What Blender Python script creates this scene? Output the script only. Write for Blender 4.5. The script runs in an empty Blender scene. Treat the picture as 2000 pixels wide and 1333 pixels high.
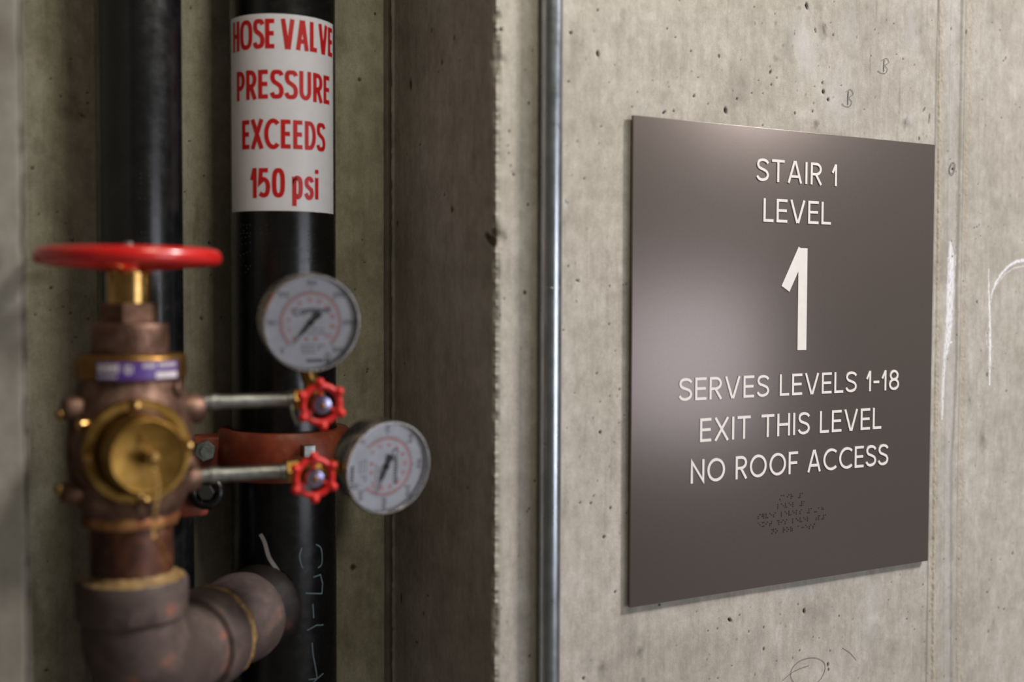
import bpy, bmesh, math, random
import numpy as np
from mathutils import Vector, Matrix
PI = math.pi
sc = bpy.context.scene
COL = sc.collection

# ------------------------------------------------------------ camera
F_PX, YAW, PITCH, ROLL = 2239.43, 0.512125, 0.037651, 0.0031515
CAM = Vector((0, -1, 1.6))
cF = Vector((math.sin(YAW)*math.cos(PITCH), math.cos(YAW)*math.cos(PITCH), -math.sin(PITCH)))
r0 = Vector((math.cos(YAW), -math.sin(YAW), 0)); u0 = r0.cross(cF)
cR = r0*math.cos(ROLL) + u0*math.sin(ROLL)
cU = -r0*math.sin(ROLL) + u0*math.cos(ROLL)
cd = bpy.data.cameras.new('camera'); cam = bpy.data.objects.new('camera', cd); COL.objects.link(cam)
cd.sensor_width = 36; cd.lens = F_PX/2000*36; cd.clip_start = 0.02
M = Matrix((cR, cU, -cF)).transposed().to_4x4(); M.translation = CAM
cam.matrix_world = M
sc.camera = cam
cd.dof.use_dof = True; cd.dof.focus_distance = 1.345; cd.dof.aperture_fstop = 2.0

# ------------------------------------------------------------ world, lamps, exposure
sc.view_settings.view_transform = 'Standard'; sc.view_settings.look = 'None'
sc.view_settings.gamma = 1; sc.view_settings.use_curve_mapping = False
sc.view_settings.exposure = 0.0
w = bpy.data.worlds.new('world'); sc.world = w; w.use_nodes = True
bg = w.node_tree.nodes['Background']; bg.inputs[0].default_value = (0.85, 0.82, 0.66, 1); bg.inputs[1].default_value = 0.115

def area(name, loc, target, sx, sy, power, color):
    ld = bpy.data.lights.new(name, 'AREA'); ld.shape = 'RECTANGLE'; ld.size = sx; ld.size_y = sy
    ld.energy = power; ld.color = color
    o = bpy.data.objects.new(name, ld); COL.objects.link(o); o.location = loc
    o.rotation_euler = (Vector(target)-Vector(loc)).to_track_quat('-Z', 'Y').to_euler()
    return o
# a lamp along the corridor to the right, a window behind the camera, a greenish tube over the landing
area('corridor_light', (3.15, -2.15, 4.15), (0.7, 0, 1.5), 0.60, 0.60, 175, (1.0, 0.96, 0.935))
area('window_light', (1.65, -2.08, 1.42), (0.65, 0, 1.5), 1.15, 0.85, 15, (0.88, 0.91, 1.0))
area('landing_light', (0.49, -0.62, 2.45), (0.36, .1, 1.6), 0.24, 0.24, 3.5, (1.0, 0.95, 0.75))

# ------------------------------------------------------------ helpers
def ray(px, py): return cF + cR*((px-1000)/F_PX) + cU*((666.5-py)/F_PX)
def atY(px, py, Y):
    d = ray(px, py); return CAM + d*((Y-CAM.y)/d.y)
def atX(px, py, X):
    d = ray(px, py); return CAM + d*((X-CAM.x)/d.x)
def zline(x, y, py):
    k = (666.5-py)/F_PX; a = Vector((x, y, 0)) - Vector((CAM.x, CAM.y, 0))
    return CAM.z + (k*a.dot(cF) - a.dot(cU))/(cU.z - k*cF.z)

def frame(o, z, up=(0, 0, 1)):
    z = Vector(z).normalized(); up = Vector(up)
    x = up.cross(z)
    if x.length < 1e-4: x = Vector((1, 0, 0)).cross(z)
    x.normalize(); y = z.cross(x)
    m = Matrix((x, y, z)).transposed().to_4x4(); m.translation = Vector(o); return m

class MB:
    def __init__(s): s.v = []; s.f = []
    def add(s, vs, fs, m=None):
        n = len(s.v)
        s.v += [tuple(m @ Vector(p)) if m else tuple(p) for p in vs]
        s.f += [tuple(i+n for i in f) for f in fs]; return s
    def lathe(s, prof, m=None, n=48, wob=0, seed=0, cap=True):
        vs = []; fs = []; rnd = random.Random(seed)
        for (r, z) in prof:
            for k in range(n):
                a = 2*PI*k/n; rr = r*(1+rnd.uniform(-wob, wob)) if wob else r
                vs.append((rr*math.cos(a), rr*math.sin(a), z))
        for i in range(len(prof)-1):
            for k in range(n):
                a = i*n+k; b = i*n+(k+1) % n; fs.append((a, b, b+n, a+n))
        if cap and prof[0][0] > 1e-6: fs.append(tuple(reversed(range(n))))
        if cap and prof[-1][0] > 1e-6: fs.append(tuple(range((len(prof)-1)*n, len(prof)*n)))
        return s.add(vs, fs, m)
    def prism(s, r, z0, z1, n=6, m=None, ph=0, ch=0.06):
        p = [(r*(1-ch), z0), (r, z0+r*ch), (r, z1-r*ch), (r*(1-ch), z1)]
        vs = [(q*math.cos(2*PI*k/n+ph), q*math.sin(2*PI*k/n+ph), z) for q, z in p for k in range(n)]
        fs = [(i*n+k, i*n+(k+1) % n, (i+1)*n+(k+1) % n, (i+1)*n+k) for i in range(3) for k in range(n)]
        fs += [tuple(reversed(range(n))), tuple(range(3*n, 4*n))]
        return s.add(vs, fs, m)
    def tube(s, path, r, n=12, m=None, closed=False):
        P = [Vector(p) for p in path]; N = len(P); R = r if hasattr(r, '__len__') else [r]*N
        vs = []; up = None
        for i in range(N):
            t = (P[(i+1) % N]-P[i-1]) if closed else (P[min(i+1, N-1)]-P[max(i-1, 0)])
            t.normalize()
            if up is None: up = Vector((0, 0, 1)) if abs(t.z) < .9 else Vector((1, 0, 0))
            x = up.cross(t).normalized(); y = t.cross(x); up = y
            vs += [tuple(P[i]+(x*math.cos(2*PI*k/n)+y*math.sin(2*PI*k/n))*R[i]) for k in range(n)]
        fs = []
        for i in range(N if closed else N-1):
            j = (i+1) % N
            for k in range(n): fs.append((i*n+k, i*n+(k+1) % n, j*n+(k+1) % n, j*n+k))
        if not closed: fs += [tuple(reversed(range(n))), tuple(range((N-1)*n, N*n))]
        return s.add(vs, fs, m)
    def torus(s, R, r, m=None, n=64, k=14, rz=None):
        vs = []; fs = []; rz = rz or r
        for i in range(n):
            a = 2*PI*i/n
            for j in range(k):
                b = 2*PI*j/k; q = R+r*math.cos(b); vs.append((q*math.cos(a), q*math.sin(a), rz*math.sin(b)))
        for i in range(n):
            for j in range(k):
                fs.append((i*k+j, ((i+1) % n)*k+j, ((i+1) % n)*k+(j+1) % k, i*k+(j+1) % k))
        return s.add(vs, fs, m)
    def ball(s, r, m=None, n=18, sc_=(1, 1, 1)):
        K = n//2; vs = [(0, 0, -r*sc_[2])]
        for i in range(1, K):
            b = -PI/2+PI*i/K
            vs += [(r*sc_[0]*math.cos(b)*math.cos(2*PI*j/n), r*sc_[1]*math.cos(b)*math.sin(2*PI*j/n), r*sc_[2]*math.sin(b)) for j in range(n)]
        vs.append((0, 0, r*sc_[2])); fs = []; T = len(vs)-1
        for j in range(n): fs.append((0, 1+(j+1) % n, 1+j)); fs.append((T, T-n+j, T-n+(j+1) % n))
        for i in range(K-2):
            for j in range(n): fs.append((1+i*n+j, 1+i*n+(j+1) % n, 1+(i+1)*n+(j+1) % n, 1+(i+1)*n+j))
        return s.add(vs, fs, m)
    def box(s, x0, x1, y0, y1, z0, z1, b=0, m=None):
        bm = bmesh.new(); bmesh.ops.create_cube(bm, size=1)
        for v in bm.verts: v.co = Vector(((x0+x1)/2+v.co.x*(x1-x0), (y0+y1)/2+v.co.y*(y1-y0), (z0+z1)/2+v.co.z*(z1-z0)))
        if b: bmesh.ops.bevel(bm, geom=bm.edges[:], offset=b, segments=2, affect='EDGES', profile=.5)
        bm.verts.index_update()
        s.add([tuple(v.co) for v in bm.verts], [tuple(v.index for v in f.verts) for f in bm.faces], m); bm.free(); return s
    def build(s, name, mat, parent=None, angle=38, loc=None):
        me = bpy.data.meshes.new(name); me.from_pydata(s.v, [], s.f); me.update()
        me.shade_smooth(); me.set_sharp_from_angle(angle=math.radians(angle))
        me.materials.append(mat); o = bpy.data.objects.new(name, me); COL.objects.link(o)
        if parent:
            o.parent = parent
            if parent.type == 'EMPTY': o.matrix_parent_inverse = Matrix.Translation(-parent.location)
        return o

def tag(o, label=None, cat=None, group=None, kind=None):
    for k, v in (('label', label), ('category', cat), ('group', group), ('kind', kind)):
        if v: o[k] = v
    return o
def thing(name, loc, label, cat, group=None):
    o = bpy.data.objects.new(name, None); COL.objects.link(o); o.location = loc; o.empty_display_size = .05
    return tag(o, label, cat, group)

# ------------------------------------------------------------ materials
def nt(name):
    m = bpy.data.materials.new(name); m.use_nodes = True; return m, m.node_tree, m.node_tree.nodes['Principled BSDF']
def noise(t, scale, vec, detail=4, rough=.6):
    n = t.nodes.new('ShaderNodeTexNoise'); n.inputs['Scale'].default_value = scale
    n.inputs['Detail'].default_value = detail; n.inputs['Roughness'].default_value = rough
    t.links.new(vec, n.inputs['Vector']); return n.outputs['Fac']
def coords(t, sx=1, sy=1, sz=1):
    tc = t.nodes.new('ShaderNodeTexCoord'); mp = t.nodes.new('ShaderNodeMapping')
    mp.inputs['Scale'].default_value = (sx, sy, sz); t.links.new(tc.outputs['Object'], mp.inputs['Vector']); return mp.outputs['Vector']
def ramp(t, fac, stops):
    r = t.nodes.new('ShaderNodeValToRGB'); e = r.color_ramp.elements
    e[0].position, e[1].position = stops[0][0], stops[-1][0]
    e[0].color, e[1].color = (*stops[0][1], 1), (*stops[-1][1], 1)
    for p, c in stops[1:-1]: x = e.new(p); x.color = (*c, 1)
    t.links.new(fac, r.inputs[0]); return r.outputs[0]
def mixc(t, fac, a, b, mode='MIX'):
    m = t.nodes.new('ShaderNodeMix'); m.data_type = 'RGBA'; m.blend_type = mode
    for s, v in ((0, fac), (6, a), (7, b)):
        if hasattr(v, 'is_output'): t.links.new(v, m.inputs[s])
        else: m.inputs[s].default_value = v if s == 0 else (*v, 1)
    return m.outputs[2]
def math_(t, op, a, b=0.0, clamp=False):
    m = t.nodes.new('ShaderNodeMath'); m.operation = op; m.use_clamp = clamp
    for s, v in ((0, a), (1, b)):
        if hasattr(v, 'is_output'): t.links.new(v, m.inputs[s])
        else: m.inputs[s].default_value = v
    return m.outputs[0]
def bump(t, b, h, strength, dist):
    n = t.nodes.new('ShaderNodeBump'); n.inputs['Strength'].default_value = strength; n.inputs['Distance'].default_value = dist
    t.links.new(h, n.inputs['Height']); t.links.new(n.outputs[0], b.inputs['Normal'])

def metal(name, c1, c2, rough=.4, metallic=1, scale=60, bmp=.15, c3=None, cut=(.42, .62), spec=.5, coat=0):
    m, t, b = nt(name); v = coords(t)
    f = noise(t, scale, v, 6, .65); st = [(cut[0], c1), (cut[1], c2)]
    if c3: st.append((cut[1]+.1, c3))
    t.links.new(ramp(t, f, st), b.inputs['Base Color'])
    b.inputs['Metallic'].default_value = metallic; b.inputs['Specular IOR Level'].default_value = spec
    f2 = noise(t, scale*2.3, v, 4)
    t.links.new(math_(t, 'ADD', math_(t, 'MULTIPLY', f2, .25), rough-.12), b.inputs['Roughness'])
    if coat: b.inputs['Coat Weight'].default_value = coat; b.inputs['Coat Roughness'].default_value = .15
    if bmp: bump(t, b, noise(t, scale*3, v, 5), bmp, .0008)
    return m
def plain(name, c, rough=.5, metallic=0, spec=.5, var=.06, scale=90):
    return metal(name, tuple(x*(1-var) for x in c), tuple(min(1, x*(1+var)) for x in c), rough, metallic, scale, .03, spec=spec)

def concrete(name, dark, mid, light, stain_tone, detail=1.0):
    m, t, b = nt(name)
    v1 = coords(t); vs = coords(t, 1, 1, .30); vs2 = coords(t, 1, 1, .05)
    big = noise(t, 5.5, v1, 5, .6); streak = noise(t, 34, vs, 6, .68); fine = noise(t, 80, coords(t, 1, 1, .65), 7, .78); blot = noise(t, 26, v1, 5, .65)
    lines = noise(t, 190, vs2, 3, .5); grain = noise(t, 700, v1, 3, .7)
    f = math_(t, 'ADD', math_(t, 'MULTIPLY', big, .30), math_(t, 'MULTIPLY', streak, .20))
    f = math_(t, 'ADD', f, math_(t, 'MULTIPLY', blot, .22)); f = math_(t, 'ADD', f, math_(t, 'MULTIPLY', fine, .42))
    col = ramp(t, f, [(.42, dark), (.565, mid), (.69, light)])
    hue = noise(t, 3.1, v1, 3)
    col = mixc(t, math_(t, 'MULTIPLY', math_(t, 'SUBTRACT', hue, .45, True), 1.6, True), col, mixc(t, .35, col, (.30, .25, .16)))
    col = mixc(t, 1.0, col, ramp(t, grain, [(.3, (.86, .86, .86)), (.7, (1.08, 1.08, 1.08))]), 'MULTIPLY')
    col = mixc(t, 1.0, col, ramp(t, lines, [(.30, (.91, .905, .90)), (.42, (1, 1, 1)), (.72, (1.04, 1.04, 1.035))]), 'MULTIPLY')
    # small air pores
    vo = t.nodes.new('ShaderNodeTexVoronoi'); vo.inputs['Scale'].default_value = 62; vo.inputs['Randomness'].default_value = 1
    t.links.new(coords(t, 1, 1, .8), vo.inputs['Vector'])
    sep = t.nodes.new('ShaderNodeSeparateColor'); t.links.new(vo.outputs['Color'], sep.inputs[0])
    size = math_(t, 'MULTIPLY', math_(t, 'POWER', sep.outputs[0], 9), .13)
    pore = math_(t, 'MULTIPLY', math_(t, 'SUBTRACT', size, vo.outputs['Distance']), 60, True)
    pore = math_(t, 'MULTIPLY', pore, .75)
    # masks laid on the mesh
    def at(n):
        a = t.nodes.new('ShaderNodeAttribute'); a.attribute_name = n; return a.outputs['Fac']
    rough_n = noise(t, 240, v1, 4, .7)
    col = mixc(t, math_(t, 'MULTIPLY', at('stain_tone'), math_(t, 'ADD', rough_n, .65), True), col, stain_tone)
    col = mixc(t, math_(t, 'MULTIPLY', at('sand'), ramp_fac(t, rough_n, .25, .75), True), col, mixc(t, rough_n, (.22, .165, .105), (.52, .44, .33)))
    col = mixc(t, math_(t, 'MULTIPLY', at('pale'), .6, True), col, (.56, .55, .57))
    ch = math_(t, 'MULTIPLY', at('chalk'), ramp_fac(t, noise(t, 420, vs, 3), .30, .52), True)
    col = mixc(t, ch, col, (.84, .84, .88))
    pit = math_(t, 'MAXIMUM', at('pit'), pore)
    col = mixc(t, pit, col, (.045, .024, .018))
    t.links.new(col, b.inputs['Base Color'])
    b.inputs['Roughness'].default_value = .82; b.inputs['Specular IOR Level'].default_value = .25
    h = math_(t, 'ADD', math_(t, 'MULTIPLY', rough_n, .5), math_(t, 'MULTIPLY', streak, .5))
    h = math_(t, 'SUBTRACT', h, math_(t, 'MULTIPLY', pore, 1.2))
    bump(t, b, h, .35, .0012)
    return m
def ramp_fac(t, f, a, b):
    m = t.nodes.new('ShaderNodeMapRange'); m.inputs[1].default_value = a; m.inputs[2].default_value = b
    t.links.new(f, m.inputs[0]); return m.outputs[0]

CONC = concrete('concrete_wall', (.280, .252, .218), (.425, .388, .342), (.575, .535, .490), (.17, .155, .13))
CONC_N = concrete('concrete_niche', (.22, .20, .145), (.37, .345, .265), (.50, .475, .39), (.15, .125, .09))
CONC_L = concrete('concrete_dimmed', (.15, .135, .11), (.215, .195, .165), (.29, .27, .24), (.12, .10, .085))  # wall concrete darkened to stand in for weaker light on the left wall
BLACK = metal('black_pipe_paint', (.003, .003, .0035), (.006, .006, .0065), .25, 0, 40, .05, (.012, .012, .012), spec=.5)
GALV = metal('galvanised_steel', (.42, .45, .50), (.50, .53, .58), .30, 1, 30, .03)
ZINC = metal('grey_zinc_nipple', (.25, .25, .235), (.38, .375, .35), .42, 1, 120, .25)
BRASS = metal('brass', (.23, .125, .028), (.32, .185, .05), .42, 1, 70, .12)
BRASS_D = metal('polished_brass', (.45, .26, .08), (.56, .34, .12), .24, 1, 50, .06)
BRONZE = metal('cast_bronze', (.12, .062, .043), (.25, .145, .105), .46, .75, 55, .6, (.36, .24, .185))
BRONZE_D = metal('dark_bronze', (.13, .065, .04), (.21, .115, .075), .5, .8, 90, .5)
RUST = metal('rusty_nipple', (.045, .016, .010), (.12, .042, .02), .45, .3, 35, .5, (.26, .12, .06), (.40, .56))
IRON = metal('dusty_iron', (.066, .044, .038), (.110, .075, .066), .72, .1, 30, .5, (.24, .095, .06), (.45, .60))
SEAL = metal('thread_sealant', (.16, .09, .035), (.36, .23, .09), .5, 0, 120, .8)
REDP = metal('red_enamel', (.52, .008, .008), (.60, .012, .010), .28, 0, 20, .05, spec=.6, coat=.4)
REDV = metal('red_valve_enamel', (.55, .010, .008), (.68, .022, .014), .42, 0, 40, .1, spec=.5)
ORANGE = metal('orange_coupling_paint', (.17, .028, .011), (.26, .045, .016), .45, 0, 35, .3, (.25, .10, .05), (.40, .58))
STEELB = metal('steel_bolt', (.35, .37, .36), (.55, .58, .56), .35, 1, 90, .15)
VIOLET = metal('violet_zinc', (.30, .28, .48), (.50, .48, .68), .22, 1, 60, .1)
WHITE_D = plain('dial_white', (.84, .83, .90), .5)
BLK = plain('black_ink', (.018, .016, .02), .5)
RED_INK = plain('dial_red_ink', (.80, .16, .14), .5)
GREY_INK = plain('grey_ink', (.30, .29, .33), .5)
STEEL_CASE = metal('gauge_case_steel', (.50, .47, .45), (.62, .60, .60), .26, 1, 40, .04)
LABEL_W = plain('label_white', (.82, .80, .85), .38, var=.02)
LABEL_R = plain('label_red', (.62, .008, .010), .4)
PURPLE = plain('purple_sticker', (.085, .035, .22), .4)
SILVER_INK = plain('pale_sticker_ink', (.62, .55, .58), .4)
CHALK = plain('blue_white_chalk', (.16, .22, .25), .9)
CHALK_W = plain('white_paint_streak', (.42, .38, .38), .8)
DOTS = plain('grey_stencil_dots', (.045, .045, .05), .8)
PENCIL = plain('pencil_line', (.17, .15, .145), .7)
LETTER = plain('sign_letter_cream', (.80, .74, .72), .45, var=.02)
GLASS_M, tt, bb = nt('gauge_glass')
tr_ = tt.nodes.new('ShaderNodeBsdfTransparent'); gl_ = tt.nodes.new('ShaderNodeBsdfGlossy'); gl_.inputs['Roughness'].default_value = .04
fr_ = tt.nodes.new('ShaderNodeFresnel'); fr_.inputs['IOR'].default_value = 1.45; ms_ = tt.nodes.new('ShaderNodeMixShader')
tt.links.new(fr_.outputs[0], ms_.inputs[0]); tt.links.new(tr_.outputs[0], ms_.inputs[1]); tt.links.new(gl_.outputs[0], ms_.inputs[2])
tt.links.new(ms_.outputs[0], tt.nodes['Material Output'].inputs['Surface'])
# brushed bronze-brown sign face
SIGN, tt, bb = nt('brown_metallic_sign')
vv = coords(tt, .25, 1, 6)
bb.inputs['Metallic'].default_value = .55
tt.links.new(ramp(tt, noise(tt, 900, coords(tt), 3), [(.3, (.138, .113, .103)), (.7, (.170, .141, .130))]), bb.inputs['Base Color'])
tt.links.new(math_(tt, 'ADD', math_(tt, 'MULTIPLY', noise(tt, 6, coords(tt), 3), .02), .295), bb.inputs['Roughness'])
bump(tt, bb, noise(tt, 2200, coords(tt), 2), .10, .0003)
SIGN_E = plain('dark_sign_edge', (.03, .022, .02), .5)

# ------------------------------------------------------------ stroke lettering
def arc(cx, cy, rx, ry, a0, a1, n=14):
    return [(cx+rx*math.cos(math.radians(a0+(a1-a0)*i/n)), cy+ry*math.sin(math.radians(a0+(a1-a0)*i/n))) for i in range(n+1)]
def crom(P, n=5):
    Q = [P[0]]+list(P)+[P[-1]]; out = []
    for i in range(1, len(Q)-2):
        a, b, c, d = Q[i-1:i+3]
        for k in range(n):
            t = k/n
            out.append(tuple(.5*((2*b[j])+(-a[j]+c[j])*t+(2*a[j]-5*b[j]+4*c[j]-d[j])*t*t+(-a[j]+3*b[j]-3*c[j]+d[j])*t**3) for j in (0, 1)))
    out.append(P[-1]); return out
def glyph(ch, h=.055):
    # h = half stroke; skeletons in a box of cap height 1; returns width, strokes
    lo, hi = h, 1-h
    def sup(cx, cy, rx, ry, e, n=40):
        return [(cx+rx*math.copysign(abs(math.cos(2*PI*i/n))**e, math.cos(2*PI*i/n)), cy+ry*math.copysign(abs(math.sin(2*PI*i/n))**e, math.sin(2*PI*i/n))) for i in range(n+1)]
    g = {
     'S': (.56, [crom([(.53, .80), (.45, .90), (.29, hi), (.12, .89), (.065, .74), (.13, .60), (.30, .52), (.46, .43), (.52, .27), (.45, .12), (.28, lo), (.12, .10), (.03, .22)])]),
     'T': (.60, [[(0, hi), (.60, hi)], [(.30, 0), (.30, hi)]]),
     'A': (.70, [[(h*.9, 0), (.35-h*.35, 1)], [(.35+h*.35, 1), (.70-h*.9, 0)], [(.13, .30), (.57, .30)]]),
     'I': (.11, [[(.055, 0), (.055, 1)]]),
     'R': (.56, [[(h, 0), (h, 1)], [(h, hi)]+arc(.28, hi-.235, .22, .235, 90, -90)+[(h, hi-.47)], [(.26, .475), (.52, 0)]]),
     'P': (.56, [[(h, 0), (h, 1)], [(h, hi)]+arc(.28, hi-.25, .22, .25, 90, -90)+[(h, hi-.50)]]),
     'L': (.46, [[(h, 1), (h, lo), (.46, lo)]]),
     'E': (.50, [[(.50, hi), (h, hi), (h, lo), (.50, lo)], [(h, .51), (.47, .51)]]),
     'F': (.48, [[(.48, hi), (h, hi), (h, 0)], [(h, .50), (.44, .50)]]),
     'V': (.70, [[(h*.9, 1), (.35-h*.35, 0)], [(.35+h*.35, 0), (.70-h*.9, 1)]]),
     'X': (.64, [[(.04, 1), (.60, 0)], [(.60, 1), (.04, 0)]]),
     'H': (.62, [[(h, 0), (h, 1)], [(.62-h, 0), (.62-h, 1)], [(h, .51), (.62-h, .51)]]),
     'N': (.64, [[(h, 0), (h, .93), (.64-h, .07), (.64-h, 1)]]),
     'O': (.84, [sup(.42, .5, .42-h, .5-h, 1.0 if h < .07 else .72)]),
     '0': (.60, [sup(.30, .5, .30-h, .5-h, .72)]),
     'C': (.72, [arc(.44, .5, .385, .445, 48, 312, 26)]),
     'D': (.62, [[(h, lo), (h, hi), (.28, hi)]+arc(.28, .5, .28, hi-.5, 90, -90)+[(h, lo)]]),
     'U': (.62, [[(h, 1), (h, .30)]+arc(.31, .30, .31-h, .30-h, 180, 360)+[(.62-h, 1)]]),
     '-': (.30, [[(0, .44), (.30, .44)]]),
     '1': (.26, [[(.205, 0), (.205, 1)], [(.20, .985), (.035, .60)]]),
     '2': (.56, [crom([(.05, .74), (.12, .90), (.28, hi), (.45, .88), (.50, .72), (.42, .52), (.05, lo)])+[(.54, lo)]]),
     '3': (.54, [crom([(.05, .84), (.22, hi), (.44, .86), (.46, .68), (.36, .56), (.22, .53)]), crom([(.22, .53), (.42, .46), (.49, .28), (.42, .12), (.24, lo), (.04, .15)])]),
     '4': (.60, [[(.46, 0), (.46, .98), (.03, .28), (.60, .28)]]),
     '5': (.56, [[(.50, hi), (.12, hi), (.08, .53)]+crom([(.08, .53), (.26, .62), (.44, .54), (.50, .35), (.43, .14), (.26, lo), (.05, .15)])]),
     '6': (.56, [crom([(.44, hi), (.20, .72), (.06, .42), (.07, .24), (.18, .08), (.30, lo), (.44, .10), (.50, .30), (.42, .50), (.28, .56), (.12, .46)])]),
     '8': (.56, [arc(.28, .735, .19, .21, 0, 360, 24), arc(.28, .29, .225, .235, 0, 360, 24)]),
     'p': (.50, [[(h, -.26), (h, .72)], [(h, .60)]+crom([(h, .58), (.22, .68), (.38, .62), (.42, .36), (.38, .12), (.24, .04), (h, .14)])]),
     's': (.44, [crom([(.40, .56), (.33, .66), (.20, .68), (.08, .60), (.09, .46), (.22, .37), (.35, .29), (.38, .15), (.28, .045), (.14, .05), (.03, .18)])]),
     'i': (.16, [[(.08, 0), (.08, .73)], [(.08, .86), (.08, 1.0)]]),
     ' ': (.30, []),
    }
    return g[ch]
def resample(P, step):
    out = [P[0]]
    for a, b in zip(P, P[1:]):
        L = math.dist(a, b); n = max(1, int(L/step))
        out += [(a[0]+(b[0]-a[0])*k/n, a[1]+(b[1]-a[1])*k/n) for k in range(1, n+1)]
    return out
def ribbon(P, w):
    P = [P[0]]+[p for q, p in zip(P, P[1:]) if math.dist(p, q) > 1e-7]
    closed = math.dist(P[0], P[-1]) < 1e-6
    if closed: P = P[:-1]
    N = len(P); L = []; R = []
    for i in range(N):
        a = P[i-1] if (i or closed) else None; b = P[(i+1) % N] if (i < N-1 or closed) else None; p = P[i]
        def nrm(u, v):
            d = math.dist(u, v); return (-(v[1]-u[1])/d, (v[0]-u[0])/d)
        if a is None: n = nrm(p, b); k = 1
        elif b is None: n = nrm(a, p); k = 1
        else:
            n1, n2 = nrm(a, p), nrm(p, b); n = (n1[0]+n2[0], n1[1]+n2[1]); l = math.hypot(*n) or 1e-6; n = (n[0]/l, n[1]/l)
            k = min(1/max(.2, n[0]*n1[0]+n[1]*n1[1]), 2.6)
        L.append((p[0]+n[0]*w/2*k, p[1]+n[1]*w/2*k)); R.append((p[0]-n[0]*w/2*k, p[1]-n[1]*w/2*k))
    return L, R, closed
def strokes_mesh(mb, strokes, w, f, hgt, step=None):
    """f(u, v, height) -> world point"""
    for si, P in enumerate(strokes):
        if step: P = resample(P, step)
        L, R, closed = ribbon(P, w); N = len(L); hh = hgt*(1+.03*si)+2e-5*si
        vs = [f(*p, hh) for p in L]+[f(*p, hh) for p in R]+[f(*p, 0) for p in L]+[f(*p, 0) for p in R]
        fs = []
        for i in range(N if closed else N-1):
            j = (i+1) % N
            fs += [(i, N+i, N+j, j), (i, j, 2*N+j, 2*N+i), (N+j, N+i, 3*N+i, 3*N+j)]
        if not closed: fs += [(0, 2*N, 3*N, N), (N-1, 2*N-1, 4*N-1, 3*N-1)]
        mb.add(vs, fs)
    return mb
def text_line(s, u0, u1, v0, cap, hw, gap, space=.34):
    """lay out a line so that it spans u0..u1; yields (char, strokes in real units)"""
    tot = 0
    for i, c in enumerate(s):
        tot += space if c == ' ' else glyph(c, hw)[0]+(gap if i < len(s)-1 and s[i+1] != ' ' else 0)
    k = (u1-u0)/tot; x = u0; out = []
    for i, c in enumerate(s):
        if c == ' ': x += space*k; continue
        wd, st = glyph(c, hw)
        out.append((c, [[(x+p[0]*k, v0+p[1]*cap) for p in S] for S in st]))
        x += (wd+(gap if i < len(s)-1 and s[i+1] != ' ' else 0))*k
    return out

# ------------------------------------------------------------ walls
XC = atY(967, 600, 0).x        # right corner of the niche
XL = atY(54, 600, 0).x         # left corner of the niche
YB = .281                      # back of the niche
rng = np.random.default_rng(7)
def vnoise(a, b, sa, sb, seed):
    """smooth value noise sampled at arrays a, b (metres) with cell sizes sa, sb"""
    r = np.random.default_rng(seed); G = r.random((257, 257))
    x = a/sa+61.3; y = b/sb+37.7; xi = np.floor(x).astype(int); yi = np.floor(y).astype(int)
    fx = x-xi; fy = y-yi; fx = fx*fx*(3-2*fx); fy = fy*fy*(3-2*fy)
    g = lambda i, j: G[i % 257, j % 257]
    return (g(xi, yi)*(1-fx)+g(xi+1, yi)*fx)*(1-fy)+(g(xi, yi+1)*(1-fx)+g(xi+1, yi+1)*fx)*fy
def grid_wall(name, S, Z, pos, nrm, masks, mat, disp):
    """S, Z 1-d coordinates; pos(s) -> x, y; nrm(s) -> outward nx, ny; masks dict; disp outward"""
    ns, nz = len(S), len(Z); x, y = pos(S); nx, ny = nrm(S)
    V = np.empty((ns, nz, 3)); V[..., 0] = x[:, None]+nx[:, None]*disp; V[..., 1] = y[:, None]+ny[:, None]*disp; V[..., 2] = Z[None, :]
    I = np.arange(ns*nz).reshape(ns, nz)
    Fq = np.stack([I[:-1, :-1], I[1:, :-1], I[1:, 1:], I[:-1, 1:]], -1).reshape(-1, 4)
    me = bpy.data.meshes.new(name); me.vertices.add(ns*nz); me.vertices.foreach_set('co', V.astype(np.float32).ravel())
    me.loops.add(Fq.size); me.loops.foreach_set('vertex_index', Fq.astype(np.int32).ravel())
    me.polygons.add(len(Fq)); me.polygons.foreach_set('loop_start', (np.arange(len(Fq))*4).astype(np.int32))
    me.update(calc_edges=True); me.shade_smooth()
    for k, a in masks.items():
        at = me.attributes.new(k, 'FLOAT', 'POINT'); at.data.foreach_set('value', np.clip(a, 0, 1).astype(np.float32).ravel())
    me.materials.append(mat); o = bpy.data.objects.new(name, me); COL.objects.link(o); o['kind'] = 'structure'; return o
def axis(lo, d0, d1, hi, step):
    a = np.linspace(lo, d0, 8)[:-1] if lo < d0 else np.array([]); c = np.linspace(d1, hi, 10)[1:] if hi > d1 else np.array([])
    return np.concatenate([a, np.linspace(d0, d1, int((d1-d0)/step)+1), c])
def blob(A, SS, ZZ, S, Z, s, z, rs, rz, ang=0, soft=.35, amp=1, wob=.35, seed=0):
    R = max(rs, rz)*1.6+.002
    i0, i1 = np.searchsorted(S, [s-R, s+R]); j0, j1 = np.searchsorted(Z, [z-R, z+R])
    if i1 <= i0 or j1 <= j0: return
    a = SS[i0:i1, j0:j1]-s; b = ZZ[i0:i1, j0:j1]-z; c, d = math.cos(ang), math.sin(ang)
    u = (a*c+b*d)/rs; v = (-a*d+b*c)/rz
    q = np.hypot(u, v)*(1+wob*(vnoise(a+s, b+z, max(rs, .0015)*.8, max(rs, .0015)*.8, 5+seed)-.5))
    val = np.clip((1-q)/soft, 0, 1)*amp
    A[i0:i1, j0:j1] = np.maximum(A[i0:i1, j0:j1], val)

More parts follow.
